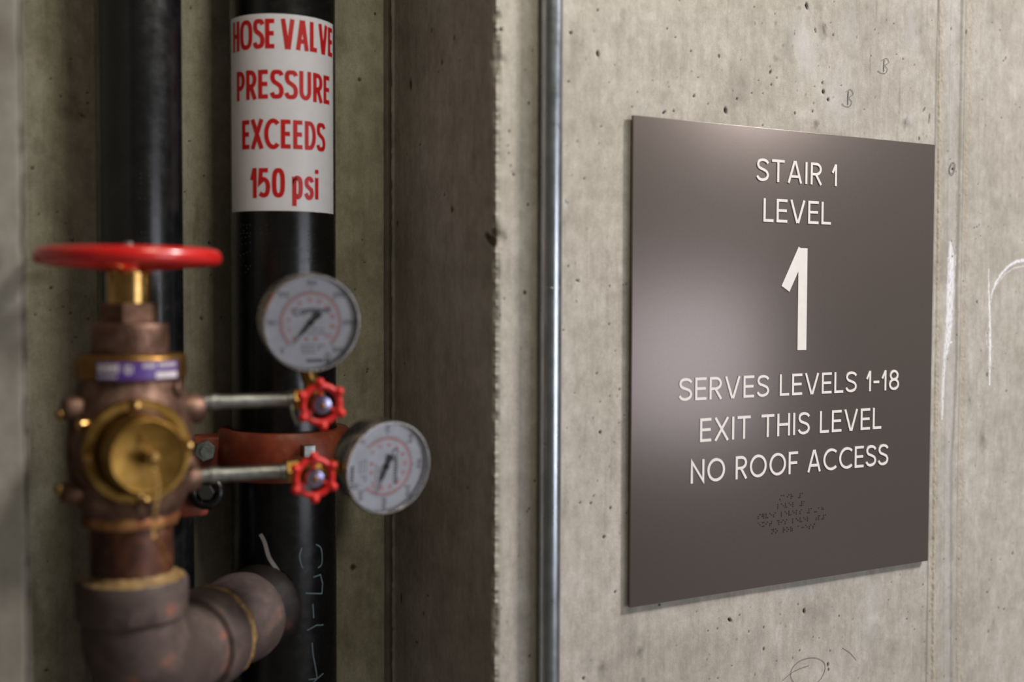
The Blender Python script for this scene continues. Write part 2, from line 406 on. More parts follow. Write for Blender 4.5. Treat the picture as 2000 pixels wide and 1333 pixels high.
# --- right wall: return into the niche, ragged corner, face with the sign
LR = YB+.004                                  # length of the return
S = np.concatenate([np.linspace(0, LR-.012, 110)[:-1], np.linspace(LR-.012, LR+.012, 25)[:-1], np.linspace(LR+.012, LR+.86, 680), np.linspace(LR+.86, LR+2.2, 12)[1:]])
Z = axis(0, 1.04, 2.03, 4.4, .00125)
SS, ZZ = np.meshgrid(S, Z, indexing='ij')
def posR(s): return np.where(s < LR, XC, XC+(s-LR)), np.where(s < LR, LR-s, 0)
def nrmR(s):
    t = np.clip((s-LR+.0035)/.007, 0, 1)*PI/2; return -np.cos(t), -np.sin(t)
pit, stain_tone, sand, pale, chalk = (np.zeros_like(SS) for _ in range(5))
depth = np.zeros_like(SS)
PX = 5.9e-4
def P1(sx, sy, ox, oy, scale, L): return [(ox+x/scale, oy+y/scale, r, e, a) for x, y, r, e, a in L]
front = []
front += P1(0, 0, 1080, 0, 2.778, [(97,178,3.4,1,0),(243,292,3,2.4,.2),(243,55,2.6,1,0),(620,155,2,1,0),(665,203,2,1,0),(748,278,2.2,1.1,0),(1378,32,3.6,2.1,.4),(1425,165,1.8,3.2,.3),(1468,498,4,1.3,.4),(1495,542,2.8,1.6,.3),(1463,450,1.8,2.2,.1),(936,598,3.4,2.2,.2),(603,611,2.4,2.2,-.9),(655,602,2.2,1.2,0),(765,522,2.6,1.3,0),(998,537,2.2,1.3,0),(840,562,1.8,1,0),(1180,362,1.6,1.5,0),(1180,392,2,3,-.4),(1215,422,1.8,1.2,0),(1115,438,1.7,1,0),(1410,605,2,1.5,.3),(1415,560,1.4,1,0),(1690,595,1.8,1,0),(1850,127,1.7,1,0),(1900,320,1.8,1.2,0),(1747,160,1.8,1,0),(85,442,2,1.1,0),(787,420,1.8,1,0),(1140,508,1.7,1,0),(1078,505,1.8,1,0),(1138,680,2,1,0),(262,687,2,1,0),(1522,190,1.8,1.6,0),(1508,122,1.5,1,0),(430,580,1.8,1,0),(540,438,1.7,1,0),(628,472,1.5,1,0),(305,448,1.5,1,0),(1565,463,1.7,1,0),(1500,365,1.5,1,0),(1727,303,1.8,1,0),(1185,460,1.3,1.8,0),(335,355,1.4,1,0),(1420,467,1.3,1,0),(1372,513,1.4,1,0),(460,500,1.4,1,0),(688,3,1.8,1,0),(1527,10,1.6,1,0),(1865,295,1.4,1,0),(1205,75,1.3,1,0),(1092,38,1.2,1,0)])
front += P1(0, 0, 1080, 1060, 2.174, [(265,210,1.8,1.6,0),(452,266,2.6,1,0),(751,331,3,2.4,.9),(792,310,1.8,1.2,0),(658,375,1.6,1,0),(698,366,1.6,1.6,.6),(832,380,1.8,1.3,0),(895,362,2,1.4,0),(1067,293,3,2.2,.1),(1042,262,1.5,1,0),(1105,403,1.6,1,0),(1131,406,1.7,1,0),(1048,460,2,1.2,0),(1177,461,1.9,1,0),(895,455,1.3,3,0),(950,505,1.4,1,0),(760,525,1.5,1,0),(1503,326,2.2,1.1,0),(1425,245,1.8,1,0),(1437,170,1.5,1,0),(1660,72,1.8,1,0),(1843,213,2,1.4,.5),(1915,284,2.1,1.3,0),(1898,73,1.6,1.2,0),(1951,48,1.8,2.8,0),(1570,275,1.6,1,0),(1600,293,1.6,1,0),(1577,423,1.5,1,0),(130,578,3,1,0),(700,577,1.8,1,0),(1523,358,1.4,1,0),(1536,370,1.4,1,0),(1712,412,1.5,1.5,0),(1848,380,1.3,2.6,-.2),(1167,520,1.8,3,0),(1590,558,1.5,1,0),(1297,578,1.4,1,0),(858,562,1.4,1,0),(1980,540,1.5,1,0),(1852,160,1.2,1,0),(1723,72,1.5,1,0),(610,293,1.4,1,0)])
front += P1(0, 0, 1760, 0, 3.333, [(327,187,1.7,2,-.2),(423,210,1.6,4.2,0),(645,197,1.6,1.3,.4),(680,380,1.6,2.3,-.5),(669,396,1.5,2,-.5),(390,650,1.9,1,0),(653,768,1.6,1.2,.4),(773,700,1.5,1.2,0),(335,1100,2.4,1.6,-.1),(358,1120,1.5,1,0),(118,905,2,2.2,0),(183,775,.9,8,-.1),(150,715,1.1,4.4,-.7),(15,385,1.6,1,0),(88,422,1.2,1,0),(790,1158,1.3,1,0),(500,1198,1.3,1,0),(530,650,1.2,1,0),(593,145,1.2,1,0),(320,1037,1,1,0),(304,985,1,1,0)])
front += P1(0, 0, 1760, 400, 2.667, [(262,190,1.6,1,0),(268,270,1.9,1.2,.3),(395,508,1.8,2.3,.3),(597,455,1.5,1.3,.3),(290,680,1.9,1.2,.6),(447,888,1.6,3.6,0),(547,972,1.9,1.8,.3),(535,107,1.5,1.2,-.3),(405,106,1.2,1,0),(394,115,1.2,1,0),(381,121,1.2,1,0),(322,398,1.4,1,0),(245,270,1,1,0),(600,672,1.2,1,0),(448,672,1.1,1,0),(417,762,1.3,1,0),(543,778,1,1,0),(631,186,1.5,1,0),(413,1050,1,1,0),(250,1238,1.4,1,0)])
front += P1(0, 0, 680, 0, 2.02, [(878,130,2.6,1.1,0),(985,40,1.7,1,0),(985,212,2,2.3,.2),(870,322,2.2,1,0),(998,500,1.6,1,0),(932,705,2.2,1,0),(865,800,1.9,1,0),(1032,1130,1.9,1.2,0),(1085,1125,1.5,1,0),(1097,1125,1.5,1,0),(1030,1280,2,1,0),(710,808,2.6,1,0),(699,1156,3.2,1.3,.6),(636,518,2.4,1,0),(603,116,3,1.2,0),(630,575,1.6,1.5,0),(632,605,1.8,1.2,0),(640,655,1.8,1.3,.7),(652,690,1.6,2.2,.7),(850,1303,2,1,0),(615,1180,2,1,0),(588,215,2.4,1.6,0),(592,172,2,1.6,0),(905,1108,1,3,1.2),(600,1245,1.6,1,0),(990,567,1.5,1,0)])
front += P1(0, 0, 680, 660, 1.98, [(962,138,2,1,0),(1050,200,2.1,1.2,0),(975,367,2.4,1.7,.3),(939,641,2.6,1,0),(897,639,2.2,1,0),(1015,660,2,1.6,0),(990,772,3.2,1,0),(1033,985,1.9,1.7,0),(1077,678,1.7,1,0),(877,213,1.7,1,0),(975,248,1.4,1,0),(1012,225,1.7,1,0),(965,553,1.5,1,0),(722,556,2.4,1,0),(700,663,2.4,1,0),(702,1232,2.4,1,0),(910,1320,2.8,1,0),(1033,50,1.8,1,0),(1048,330,1.3,1,0),(1070,300,1.3,1,0)])
for k, (x, y, r, e, a) in enumerate(front):
    p = atY(x, y, 0); s = p.x-XC+LR; r = max(r, 1.6)*PX*1.12
    blob(pit, SS, ZZ, S, Z, s, p.z, r*1.1, r*e, a, .55, 1, .5, k)
    blob(depth, SS, ZZ, S, Z, s, p.z, r*1.1, r*e, a, .9, min(r*e*1.1, .0034), .3, k)
for k in range(330):                                          # stray little pores
    s = LR+rng.random()*.84; z = 1.05+rng.random()*.97; r = .0009*(1+.7*rng.random()**2)
    blob(pit, SS, ZZ, S, Z, s, z, r, r*(1+rng.random()), rng.normal()*.5, .8, .45+.4*rng.random(), .4, k)
def st(px, py, rx, rz, amp=.6, a=0, k=0):
    p = atY(px, py, 0); blob(stain_tone, SS, ZZ, S, Z, p.x-XC+LR, p.z, rx*PX, rz*PX, a, .9, amp, .9, k)
for k, q in enumerate([(1609,58,10,26,.85,.2),(1594,242,10,14,.8),(1768,240,9,15,.8),(1757,190,3,60,.5),(1562,16,6,7,.6),(1515,45,5,6,.5),(1518,115,10,7,.5),(1540,85,22,30,.35),(1250,1273,9,12,.75),(1177,1306,9,20,.75),(1256,1330,7,9,.6),(1617,1301,4,10,.5),(1894,782,5,7,.55),(1919,858,16,25,.62),(1772,243,14,12,.4),(1178,1310,8,17,.6),(1530,88,5,5,.7),(1548,90,5,5,.6),(1880,372,7,9,.5),(1973,382,5,6,.4),(1990,383,4,5,.4),(1300,190,30,26,.25),(1440,160,40,60,.25),(1600,1200,60,30,.28),(1480,1240,50,40,.22),(1700,1250,30,60,.2),(1310,100,16,60,.2),(1160,250,14,30,.22),(1700,120,3,45,.45),(1712,20,3,30,.4)]):
    st(*q, k=k)
for k in range(70):                                           # mottled cloudiness, streaked downwards
    st(1000+rng.random()*1000, rng.random()*1333, 6+22*rng.random(), 14+55*rng.random(), .10+.22*rng.random(), k=100+k)
def bandx(px, py): return atY(px, py, 0).x-XC+LR
# sandy board joints right of the sign
def band(A, pts, half, amp, fr, seed):
    zz = np.array([atY(x, y, 0).z for x, y in pts])[::-1]; ss = np.array([bandx(x, y) for x, y in pts])[::-1]
    c = np.interp(Z, zz, ss); wv = half*PX*(1+.9*(vnoise(Z, Z*0, .02, 1, seed)-.5)+.5*(vnoise(Z, Z*0, .005, 1, seed+9)-.5))
    d = np.abs(SS-c[None, :])/wv[None, :]; A[:] = np.maximum(A, np.clip((1-d)/fr, 0, 1)*amp)
band(sand, [(1838,0),(1835,200),(1833,400),(1831,600),(1827,900),(1822,1100),(1822,1333)], 7.5, .95, .5, 3)
band(sand, [(1889,0),(1888,200),(1886,330),(1885,500),(1884,700),(1880,900),(1877,1333)], 4.5, .75, .6, 5)
band(sand, [(1893,260),(1888,330),(1885,450)], 9, .6, .6, 8)
band(pale, [(1862,0),(1860,200),(1858,400),(1856,600),(1852,900),(1850,1333)], 20, .32, .5, 11)
for k, (px, py, rx, rz, am) in enumerate([(1570,90,50,80,.6),(1640,190,60,90,.45),(1780,230,14,20,.8),(1770,226,10,8,.7),(1105,395,6,22,.8),(1660,60,30,70,.4),(1250,220,20,50,.35),(1700,1200,40,90,.45),(1560,1150,60,30,.35),(1780,60,20,90,.5)]):
    p = atY(px, py, 0); blob(pale, SS, ZZ, S, Z, p.x-XC+LR, p.z, rx*PX, rz*PX, 0, .9, am, .9, k)
band(stain_tone, [(1833,0),(1829,120),(1828,200)], 4, .55, .8, 12)
band(stain_tone, [(1872,420),(1868,560),(1868,700),(1862,840),(1858,900),(1857,1333)], 7, .55, .9, 13)
band(stain_tone, [(1849,500),(1845,900),(1843,1333)], 2, .3, .9, 14)
band(stain_tone, [(1869,1000),(1868,1333)], 2, .45, .9, 15)
band(sand, [(1803,1100),(1806,1200),(1810,1333)], 1.5, .5, .9, 16)
ridge = np.zeros_like(SS); band(ridge, [(1836,0),(1833,400),(1825,900),(1822,1333)], 5, 1, .8, 20)
# white paint on the wall: a smear, an upright and an arch
def paint(pts, amp, fr=.3, seed=0):
    for k in range(len(pts)-1):
        (x0, y0, w0), (x1, y1, w1) = pts[k], pts[k+1]; n = max(2, int(math.dist((x0, y0), (x1, y1))/1.6))
        for i in range(n):
            t = i/n; p = atY(x0+(x1-x0)*t, y0+(y1-y0)*t, 0); r = (w0+(w1-w0)*t)*PX
            blob(chalk, SS, ZZ, S, Z, p.x-XC+LR, p.z, r, r, 0, fr, amp, .5, seed+i % 7)
paint([(1856,474,4),(1858,500,10),(1857,540,13),(1855,600,12),(1852,650,11),(1848,690,8)], .85, .5)
paint([(1846,690,7),(1842,750,6),(1840,820,4)], .7, .7)
paint([(1867,498,1.5),(1866,520,1.5)], .8, .6)
paint([(1843,675,1.5),(1860,668,2.6)], .9, .5)
paint([(1931,526,.8),(1931,560,2.4),(1933,620,3.2),(1934,680,4.5),(1933,720,3.2),(1932,753,2.4)], .95)
paint([(1926,650,1),(1927,675,1.4)], .7); paint([(1926,677,1),(1940,678,1)], .9)
paint([(1935,590,1),(1938,570,2.2),(1945,552,3),(1956,535,3.3),(1970,520,3.6),(1985,511,3.8),(2004,508,4),(2030,512,4),(2050,530,4)], .95)
paint([(1937,575,1),(1946,556,1.4),(1962,536,1.4),(1980,524,1.6),(2004,519,1.6)], .7)
# ragged corner
jag = (.0034*(vnoise(Z, Z*0, .011, 1, 31)-.5)+.0028*(vnoise(Z, Z*0, .0045, 1, 32)-.5)+.0022*vnoise(Z, Z*0, .0022, 1, 33))
jag *= 1.25; jag += .002*np.clip(vnoise(Z, Z*0, .05, 1, 34)-.55, 0, 1)*4
zchip = atY(962, 466, 0).z
chip = .0055*np.exp(-((Z-zchip-.002)/.0060)**2)+.005*np.exp(-((Z-atY(965,115,0).z)/.004)**2)
dist = np.abs(SS-LR); fall = np.clip(1-dist/.0065, 0, 1); fallc = np.clip(1-dist/.013, 0, 1)
cor = -(jag[None, :]+.0005)*fall - chip[None, :]*fallc
noi = .0006*(vnoise(SS, ZZ, .0035, .0035, 41)-.5)*(fall+.15)
sandn = (vnoise(SS, ZZ, .002, .003, 51)-.5)*.0014
disp = cor+noi-depth+sand*sandn+ridge*.0010+.0007*(vnoise(SS, ZZ, .12, .3, 61)-.5)
blob(pit, SS, ZZ, S, Z, LR-.009, zchip-.0015, .0135, .0055, -.45, .3, .95, .7, 3); blob(pit, SS, ZZ, S, Z, LR-.004, zchip+.006, .007, .008, 0, .6, .75, .7, 5)
sand = np.maximum(sand, np.clip(1-dist/.0032, 0, 1)*(.2+.5*vnoise(SS, ZZ, .004, .01, 77)))
# return-face pits and the formwork joint near the inner corner
for k, (x, y, r, e, a) in enumerate(P1(0, 0, 680, 0, 2.02, [(248,332,3.4,2.6,.1),(370,245,2,1.8,0),(330,118,1.6,2,0),(418,150,1.5,2,0),(380,768,2.2,1,0),(410,827,3,1.6,.4),(195,882,2.5,1.8,0),(440,238,1.5,1,0),(285,570,1.5,1,0),(357,283,1.3,1,0),(232,607,1.5,1,0)])+P1(0, 0, 680, 660, 1.98, [(205,1008,2.2,3.5,0),(172,848,1.8,2,.2),(292,1068,2,1.6,.2),(265,1178,2,1.2,0),(463,582,2,1,0),(308,998,1.8,1,0),(218,100,1.6,1.2,.4)])):
    p = atX(x, y, XC); s = LR-p.y; r = r*.0011
    blob(pit, SS, ZZ, S, Z, s, p.z, r*1.2, r*e, a, .6, .9, .4, k); blob(depth, SS, ZZ, S, Z, s, p.z, r, r*e, a, .9, .001, .3, k)
sj = LR-.262
groove = np.exp(-((SS-sj)/.0045)**2); edge = np.exp(-((SS-sj-.0085)/.0030)**2)
disp = disp - .0055*groove + .0022*edge*(.6+.8*vnoise(SS, ZZ, .004, .006, 88))
stain_tone = np.maximum(stain_tone, groove*.75); sand = np.maximum(sand, edge*.35*(vnoise(SS, ZZ, .004, .008, 89) > .4))
wall_right = grid_wall('wall_right', S, Z, posR, nrmR, dict(pit=pit, stain_tone=stain_tone, sand=sand, pale=pale, chalk=chalk), CONC, disp)

# --- back of the niche
S = np.concatenate([np.linspace(XL-.05, XC+.012, 300)]); Z = axis(0, 1.0, 2.05, 4.4, .0016)
SS, ZZ = np.meshgrid(S, Z, indexing='ij')
pit, stain_tone, sand, pale, chalk, depth = (np.zeros_like(SS) for _ in range(6))
back = P1(0, 0, 0, 0, 2.776, [(385,320,2.4,1,0),(275,425,2.2,1,0),(330,520,2.2,1,0),(445,625,2.2,2.6,.9),(478,505,2,1,0),(478,560,2,1,0),(175,912,2.6,1.4,0),(212,1160,2,1,0),(308,1148,2,1,0),(353,1212,1.6,1,0),(393,1305,2.2,1.2,.4),(1028,765,2.2,1,0),(1107,955,2,1.6,1),(1135,1315,2.2,1.6,.9),(1000,1040,1.8,1,0),(1032,42,1.8,1.8,0)])
back += P1(0, 0, 40, 440, 4.443, [(270,545,3,1,0),(368,705,2.2,1,0),(437,762,2,1,0),(127,780,2.4,1,0),(485,975,1.8,1,0),(452,1017,1.6,1,0),(1637,152,2.4,1.8,.5),(1650,430,1.8,1.4,.9),(1570,808,2.6,1.8,.5),(1742,803,1.8,1,1),(405,560,1.5,1,0),(565,615,1.5,1,0),(260,738,1.3,1,0),(590,815,1.5,1,0)])
back += P1(0, 0, 680, 0, 2.02, [(105,200,1.6,1,0),(65,1035,1.8,1,0),(45,315,4,1.1,0)])+P1(0, 0, 680, 660, 1.98, [(73,133,2.2,1.2,0),(20,890,6,1.2,.5)])
back += [(693,566,1.6,1,0), (673,734,1.8,1,0), (718,722,3.5,1,0), (90,1310,3,1.2,1)]
for k, (x, y, r, e, a) in enumerate(back):
    p = atY(x, y, YB); r = max(r, 1.7)*7e-4
    blob(pit, SS, ZZ, S, Z, p.x, p.z, r*1.1, r*e, a, .6, .9, .5, k); blob(depth, SS, ZZ, S, Z, p.x, p.z, r, r*e, a, .9, .0015, .3, k)
for k, (x, y, rx, rz, am) in enumerate([(145,195,16,14,.45),(135,218,26,14,.5),(85,80,16,40,.4),(140,140,10,20,.4),(385,420,6,40,.45),(380,460,4,30,.4),(75,290,14,20,.35),(100,310,24,10,.3),(400,120,14,60,.3),(70,540,20,16,.4),(690,680,20,40,.25),(150,990,50,60,.4),(100,1100,40,80,.3),(700,300,20,60,.2),(700,1100,30,50,.3)]):  # stains, and larger blobs that darken the wall low on both sides
    p = atY(x, y, YB); blob(stain_tone, SS, ZZ, S, Z, p.x, p.z, rx*7e-4, rz*7e-4, 0, .8, am, .9, k)
for k in range(60):
    blob(stain_tone, SS, ZZ, S, Z, XL+rng.random()*.43, 1.05+rng.random()*.95, .004+.018*rng.random(), .01+.05*rng.random(), 0, .9, .12+.25*rng.random(), .9, 60+k)
grid_wall('wall_back', S, Z, lambda s: (s, s*0+YB), lambda s: (s*0, s*0-1), dict(pit=pit, stain_tone=stain_tone, sand=sand, pale=pale, chalk=chalk), CONC_N, -depth+.0008*(vnoise(SS, ZZ, .1, .3, 9)-.5))

# --- left wall: face and return into the niche, rounded arris
S = np.concatenate([np.linspace(0, 1.0, 40)[:-1], np.linspace(1.0, 1.3, 150), np.linspace(1.3, 1.3+LR, 40)[1:]]); Z = axis(0, 1.0, 2.05, 4.4, .006)
SS, ZZ = np.meshgrid(S, Z, indexing='ij'); z0 = np.zeros_like(SS)
stn = z0.copy()
for k in range(50): blob(stn, SS, ZZ, S, Z, 1.3-rng.random()*.2, 1.2+rng.random()*.8, .01+.02*rng.random(), .015+.04*rng.random(), 0, .9, .3+.4*rng.random(), .9, k)
dd = -.003*np.clip(1-np.abs(SS-1.3)/.006, 0, 1)*(.5+vnoise(SS, ZZ, .02, .02, 4))
grid_wall('wall_left', S, Z, lambda s: (np.where(s < 1.3, XL-1.3+s, XL), np.where(s < 1.3, 0, s-1.3)), lambda s: (np.where(s < 1.3, 0, 1), np.where(s < 1.3, -1, 0)), dict(pit=z0, stain_tone=stn, sand=z0, pale=z0, chalk=z0), CONC_L, dd)
fl = MB(); fl.add([(-3, -3, 0), (4, -3, 0), (4, 0, 0), (-3, 0, 0), (XL, 0, 0), (XC, 0, 0), (XC, YB, 0), (XL, YB, 0)], [(0, 1, 2, 3), (4, 5, 6, 7)])
sw = MB(); sw.box(-1.42, -1.30, -3, 0, 0, 4.4); tag(sw.build('wall_unseen_left', plain('side_concrete', (.09, .085, .07), .8)), kind='structure')  # unseen wall added, and kept dark, to cut light from the left
ce = MB(); ce.box(-1.42, 4, -3, 0.3, 4.4, 4.5); tag(ce.build('ceiling', plain('ceiling_concrete', (.30, .28, .24), .8)), kind='structure')
tag(fl.build('floor', plain('floor_concrete', (.22, .21, .19), .7)), kind='structure')

# --- pencil marks on the wall
def on_wall(pts, w, name='pencil_mark', mat=None, parent=None):
    mb = MB(); P = [(atY(x, y, 0).x, atY(x, y, 0).z) for x, y in crom(pts, 6)]
    strokes_mesh(mb, [P], w, lambda u, v, h: (u, -.0004-h, v), .00025); return mb.build(name, mat or PENCIL, parent)
for (x, y, k) in ((1727, 129, 1.0), (1657, 192, 1.15)):
    on_wall([(x, y-12*k), (x-1, y), (x-1, y+11*k)], .0010, parent=wall_right)
    on_wall([(x-5, y-11*k), (x+4, y-15*k), (x+9, y-7*k), (x+1, y-1), (x+6, y+6*k), (x+2, y+14*k), (x-8, y+13*k), (x-13, y+9*k)], .00045, parent=wall_right)
on_wall([(1862, 318), (1856, 326), (1854, 338), (1859, 343), (1864, 334), (1865, 322), (1860, 317), (1855, 324), (1853, 333), (1858, 340), (1863, 330), (1862, 321)], .00045, parent=wall_right)
on_wall([(1562, 1345), (1545, 1325), (1548, 1305), (1565, 1290), (1590, 1285), (1608, 1293), (1611, 1308), (1604, 1325), (1590, 1340)], .00042, parent=wall_right)
on_wall([(1528, 1330), (1550, 1312), (1580, 1300)], .00035, parent=wall_right)
on_wall([(1645, 1266), (1660, 1276), (1672, 1290)], .00035, parent=wall_right)

# ------------------------------------------------------------ the sign
YS = -.0068
TL, TR, BR, BL = atY(1237, 225, YS), atY(1827, 283, YS), atY(1812, 1096, YS), atY(1231, 1188, YS)
sx0, sx1 = (TL.x+BL.x)/2, (TR.x+BR.x)/2; sz1, sz0 = (TL.z+TR.z)/2, (BL.z+BR.z)/2
sg = thing('stair_sign', ((sx0+sx1)/2, YS, (sz0+sz1)/2), 'brown metallic stairwell sign with raised cream lettering mounted on the bare concrete wall', 'sign')
MB().box(sx0, sx1, YS, YS+.0040, sz0, sz1, .0004).build('panel', SIGN, sg)
MB().box(sx0+.02, sx1-.02, YS+.0040, .0, sz0+.02, sz1-.02).build('backing', SIGN_E, sg)
def flat(u, v, h): return (u, YS-.00002-h, v)
LINES = [('STAIR 1', 1477, 1634, (1490, 310, 1490, 354), .15), ('LEVEL', 1490, 1622, (1500, 388, 1500, 433.5), .13), ('1', 1526, 1577, (1566, 485, 1566, 684), 0),
         ('SERVES LEVELS 1-18', 1325, 1755, (1340, 739, 1340, 783), .13), ('EXIT THIS LEVEL', 1366, 1720, (1370, 818, 1370, 863.5), .14), ('NO ROOF ACCESS', 1348, 1733, (1356, 899, 1356, 944.5), .13)]
for s, xa, xb, (x0, y0, x1, y1), gap in LINES:
    ym = (y0+y1)/2; zt = atY(x0, y0, YS).z; zb = atY(x1, y1, YS).z; cap = zt-zb
    for c, stk in text_line(s, atY(xa, ym, YS).x, atY(xb, ym, YS).x, zb, cap, .055, gap, .50):
        o = strokes_mesh(MB(), stk, cap*.116, flat, .0009).build('letter', LETTER, sg, 30)
        if s == '1': o['label'] = 'large level numeral'
BR8 = {'st': (3, 4), 'a': (1,), 'i': (2, 4), 'r': (1, 2, 3, 5), '#': (3, 4, 5, 6), 'l': (1, 2, 3), 'e': (1, 5), 'v': (1, 2, 3, 6), 's': (2, 3, 4), 'er': (1, 2, 4, 5, 6), '-': (3, 6), 'h': (1, 2, 5), 'x': (1, 3, 4, 6), 't': (2, 3, 4, 5), 'th': (1, 4, 5, 6), ';': (5, 6), 'p': (1, 2, 3, 4), 'n': (1, 3, 4, 5), 'o': (1, 3, 5), 'of': (1, 2, 3, 5, 6), 'cc': (2, 5), ' ': ()}
brl = [(1523.3, 968.8, ['st', 'a', 'i', 'r', ' ', '#', 'a']), (1519.2, 985.6, ['l', 'e', 'v', 'e', 'l', ' ', '#', 'a']),
       (1478.3, 1007.0, [' ']), (1481.3, 1006.0, ['s', 'er', 'v', 'e', 's', ' ', 'l', 'e', 'v', 'e', 'l', 's', ' ', '#', 'a', '-', 'a', 'h']),
       (1481.3, 1022.2, ['e', 'x', 'i', 't', ' ', 'th', 'i', 's', ' ', 'l', 'e', 'v', 'e', 'l', ' ', ';', 'p', '#', 'a']),
       (1507.7, 1034.8, ['n', 'o', ' ', 'r', 'o', 'of', ' ', 'a', 'cc', 'e', 's', 's'])]
bd = MB(); dotm = (atY(1523.0, 1000, YS).x-atY(1520, 1000, YS).x)
for x, y, cells in brl:
    p = atY(x, y, YS)
    for k, c in enumerate(cells):
        for d in BR8[c]:
            bd.ball(.00085, Matrix.Translation((p.x+k*dotm*2.47+(d > 3)*dotm, YS, p.z-((d-1) % 3)*.00215)), 8)
tag(bd.build('braille_dots', plain('braille_bead', (.035, .022, .02), .4), sg), kind='stuff')

# ------------------------------------------------------------ conduit
cm = MB(); CX, CY = .5999, -.0125
cm.lathe([(.01108, 0), (.01108, 1.6), (.01108, 4.4)], Matrix.Translation((CX, CY, 0)), 64)
co = thing('metal_conduit', (CX, CY, 0), 'thin galvanised metal conduit running up the concrete wall beside the sign', 'conduit')
cm.build('pipe', GALV, co)
zs = zline(CX, CY, 563)
MB().torus(.0111, .00022, Matrix.Translation((CX, CY, zs)), 48, 6).build('seam', STEELB, co)
for z in (.6, 2.5):                                   # straps, above and below the frame
    b = MB(); b.box(CX-.012, CX+.012, CY-.013, CY-.0112, z-.008, z+.008, .0005); b.box(CX-.0135, CX-.0115, CY-.0125, 0, z-.008, z+.008); b.box(CX+.0115, CX+.0135, CY-.0125, 0, z-.008, z+.008); b.box(CX+.012, CX+.03, -.0015, 0, z-.008, z+.008)
    b.build('strap', STEELB, co)

# ------------------------------------------------------------ standpipes
P1X, P1Y, P1R = .2439, .2085, .0420
P2X, P2Y, P2R = .3975, .2180, .0568
sp1 = thing('standpipe', (P1X, P1Y, 0), 'left black standpipe running up behind the big red handwheel', 'pipe')
MB().lathe([(P1R, 0), (P1R, 4.4)], Matrix.Translation((P1X, P1Y, 0)), 72).build('pipe', BLACK, sp1)
zk = zline(P1X, P1Y-.05, 1004)
MB().lathe([(P1R-.001, zk-.40), (.0495, zk-.395), (.0510, zk-.385), (.0510, zk-.012), (.0495, zk-.004), (.046, zk), (P1R-.001, zk)], Matrix.Translation((P1X, P1Y, 0)), 64).build('wide_section', BLACK, sp1)  # wider black section, added to fill the dark area behind the valve
sp2 = thing('standpipe', (P2X, P2Y, 0), 'right black standpipe carrying the white hose valve warning label', 'pipe')
MB().lathe([(P2R, 0), (P2R, 4.4)], Matrix.Translation((P2X, P2Y, 0)), 96).build('pipe', BLACK, sp2)
def pipe_map(cx, cy, R, off):
    a0 = math.atan2(CAM.y-cy, CAM.x-cx)      # angle toward the camera
    def f(u, v, h):                            # u = angle to the right of the facing line
        a = a0+u; return (cx+(R+off+h)*math.cos(a), cy+(R+off+h)*math.sin(a), v)
    return f, lambda s: s
def px_ang(px, xc, half): return math.asin(max(-.98, min(.98, (px-xc)/half)))
XC2 = lambda y: 553.5+(y-450)*.0065
HALF2 = 103.5
def fz(py, u, cx, cy, R):       # height of pixel row py on the pipe at angle u
    a = math.atan2(CAM.y-cy, CAM.x-cx)+u; return zline(cx+R*math.cos(a), cy+R*math.sin(a), py)
f2, _ = pipe_map(P2X, P2Y, P2R, .0002)
z1 = fz(27, 0, P2X, P2Y, P2R); z0_ = fz(412, 0, P2X, P2Y, P2R)
ua, ub = px_ang(457, 553.5, HALF2), px_ang(650, 553.5, HALF2)
lm = MB(); N = 48
vs = [f2(ua+(ub-ua)*i/N, z, h) for z in (z0_, z1) for h in (0, .00015) for i in range(N+1)]
fs = []
for i in range(N):
    a, b, c, d = i, N+1+i, 2*(N+1)+i, 3*(N+1)+i
    fs += [(b, b+1, d+1, d), (a, b, b+1, a+1), (c, c+1, d+1, d)]
fs += [(0, 2*(N+1), 3*(N+1), N+1), (N, 2*N+1, 4*N+3, 3*N+2)]
lm.add(vs, fs); lab = lm.build('warning_label', LABEL_W, sp2); lab['label'] = 'white label with red capitals'
f2b, _ = pipe_map(P2X, P2Y, P2R, .0005)
for s, xa, xb, yt, yb, gap in [('HOSE VALVE', 458.5, 650, 36.5, 96, .17), ('PRESSURE', 469, 642, 136, 194, .17), ('EXCEEDS', 479, 632, 233, 291, .17), ('150 psi', 495, 619, 328, 387, .17)]:
    u_0, u_1 = px_ang(max(xa, 462), 553.5, HALF2), px_ang(min(xb, 648), 553.5, HALF2)
    zt, zb = fz(yt, 0, P2X, P2Y, P2R), fz(yb, 0, P2X, P2Y, P2R); cap = zt-zb
    fm = lambda u, v, h: f2b(u/P2R, v, h)
    for c, stk in text_line(s, u_0*P2R, u_1*P2R, zb, cap, .085, gap, .42):
        strokes_mesh(MB(), stk, cap*.150, fm, .00012, .002).build('letter', LABEL_R, lab, 30)
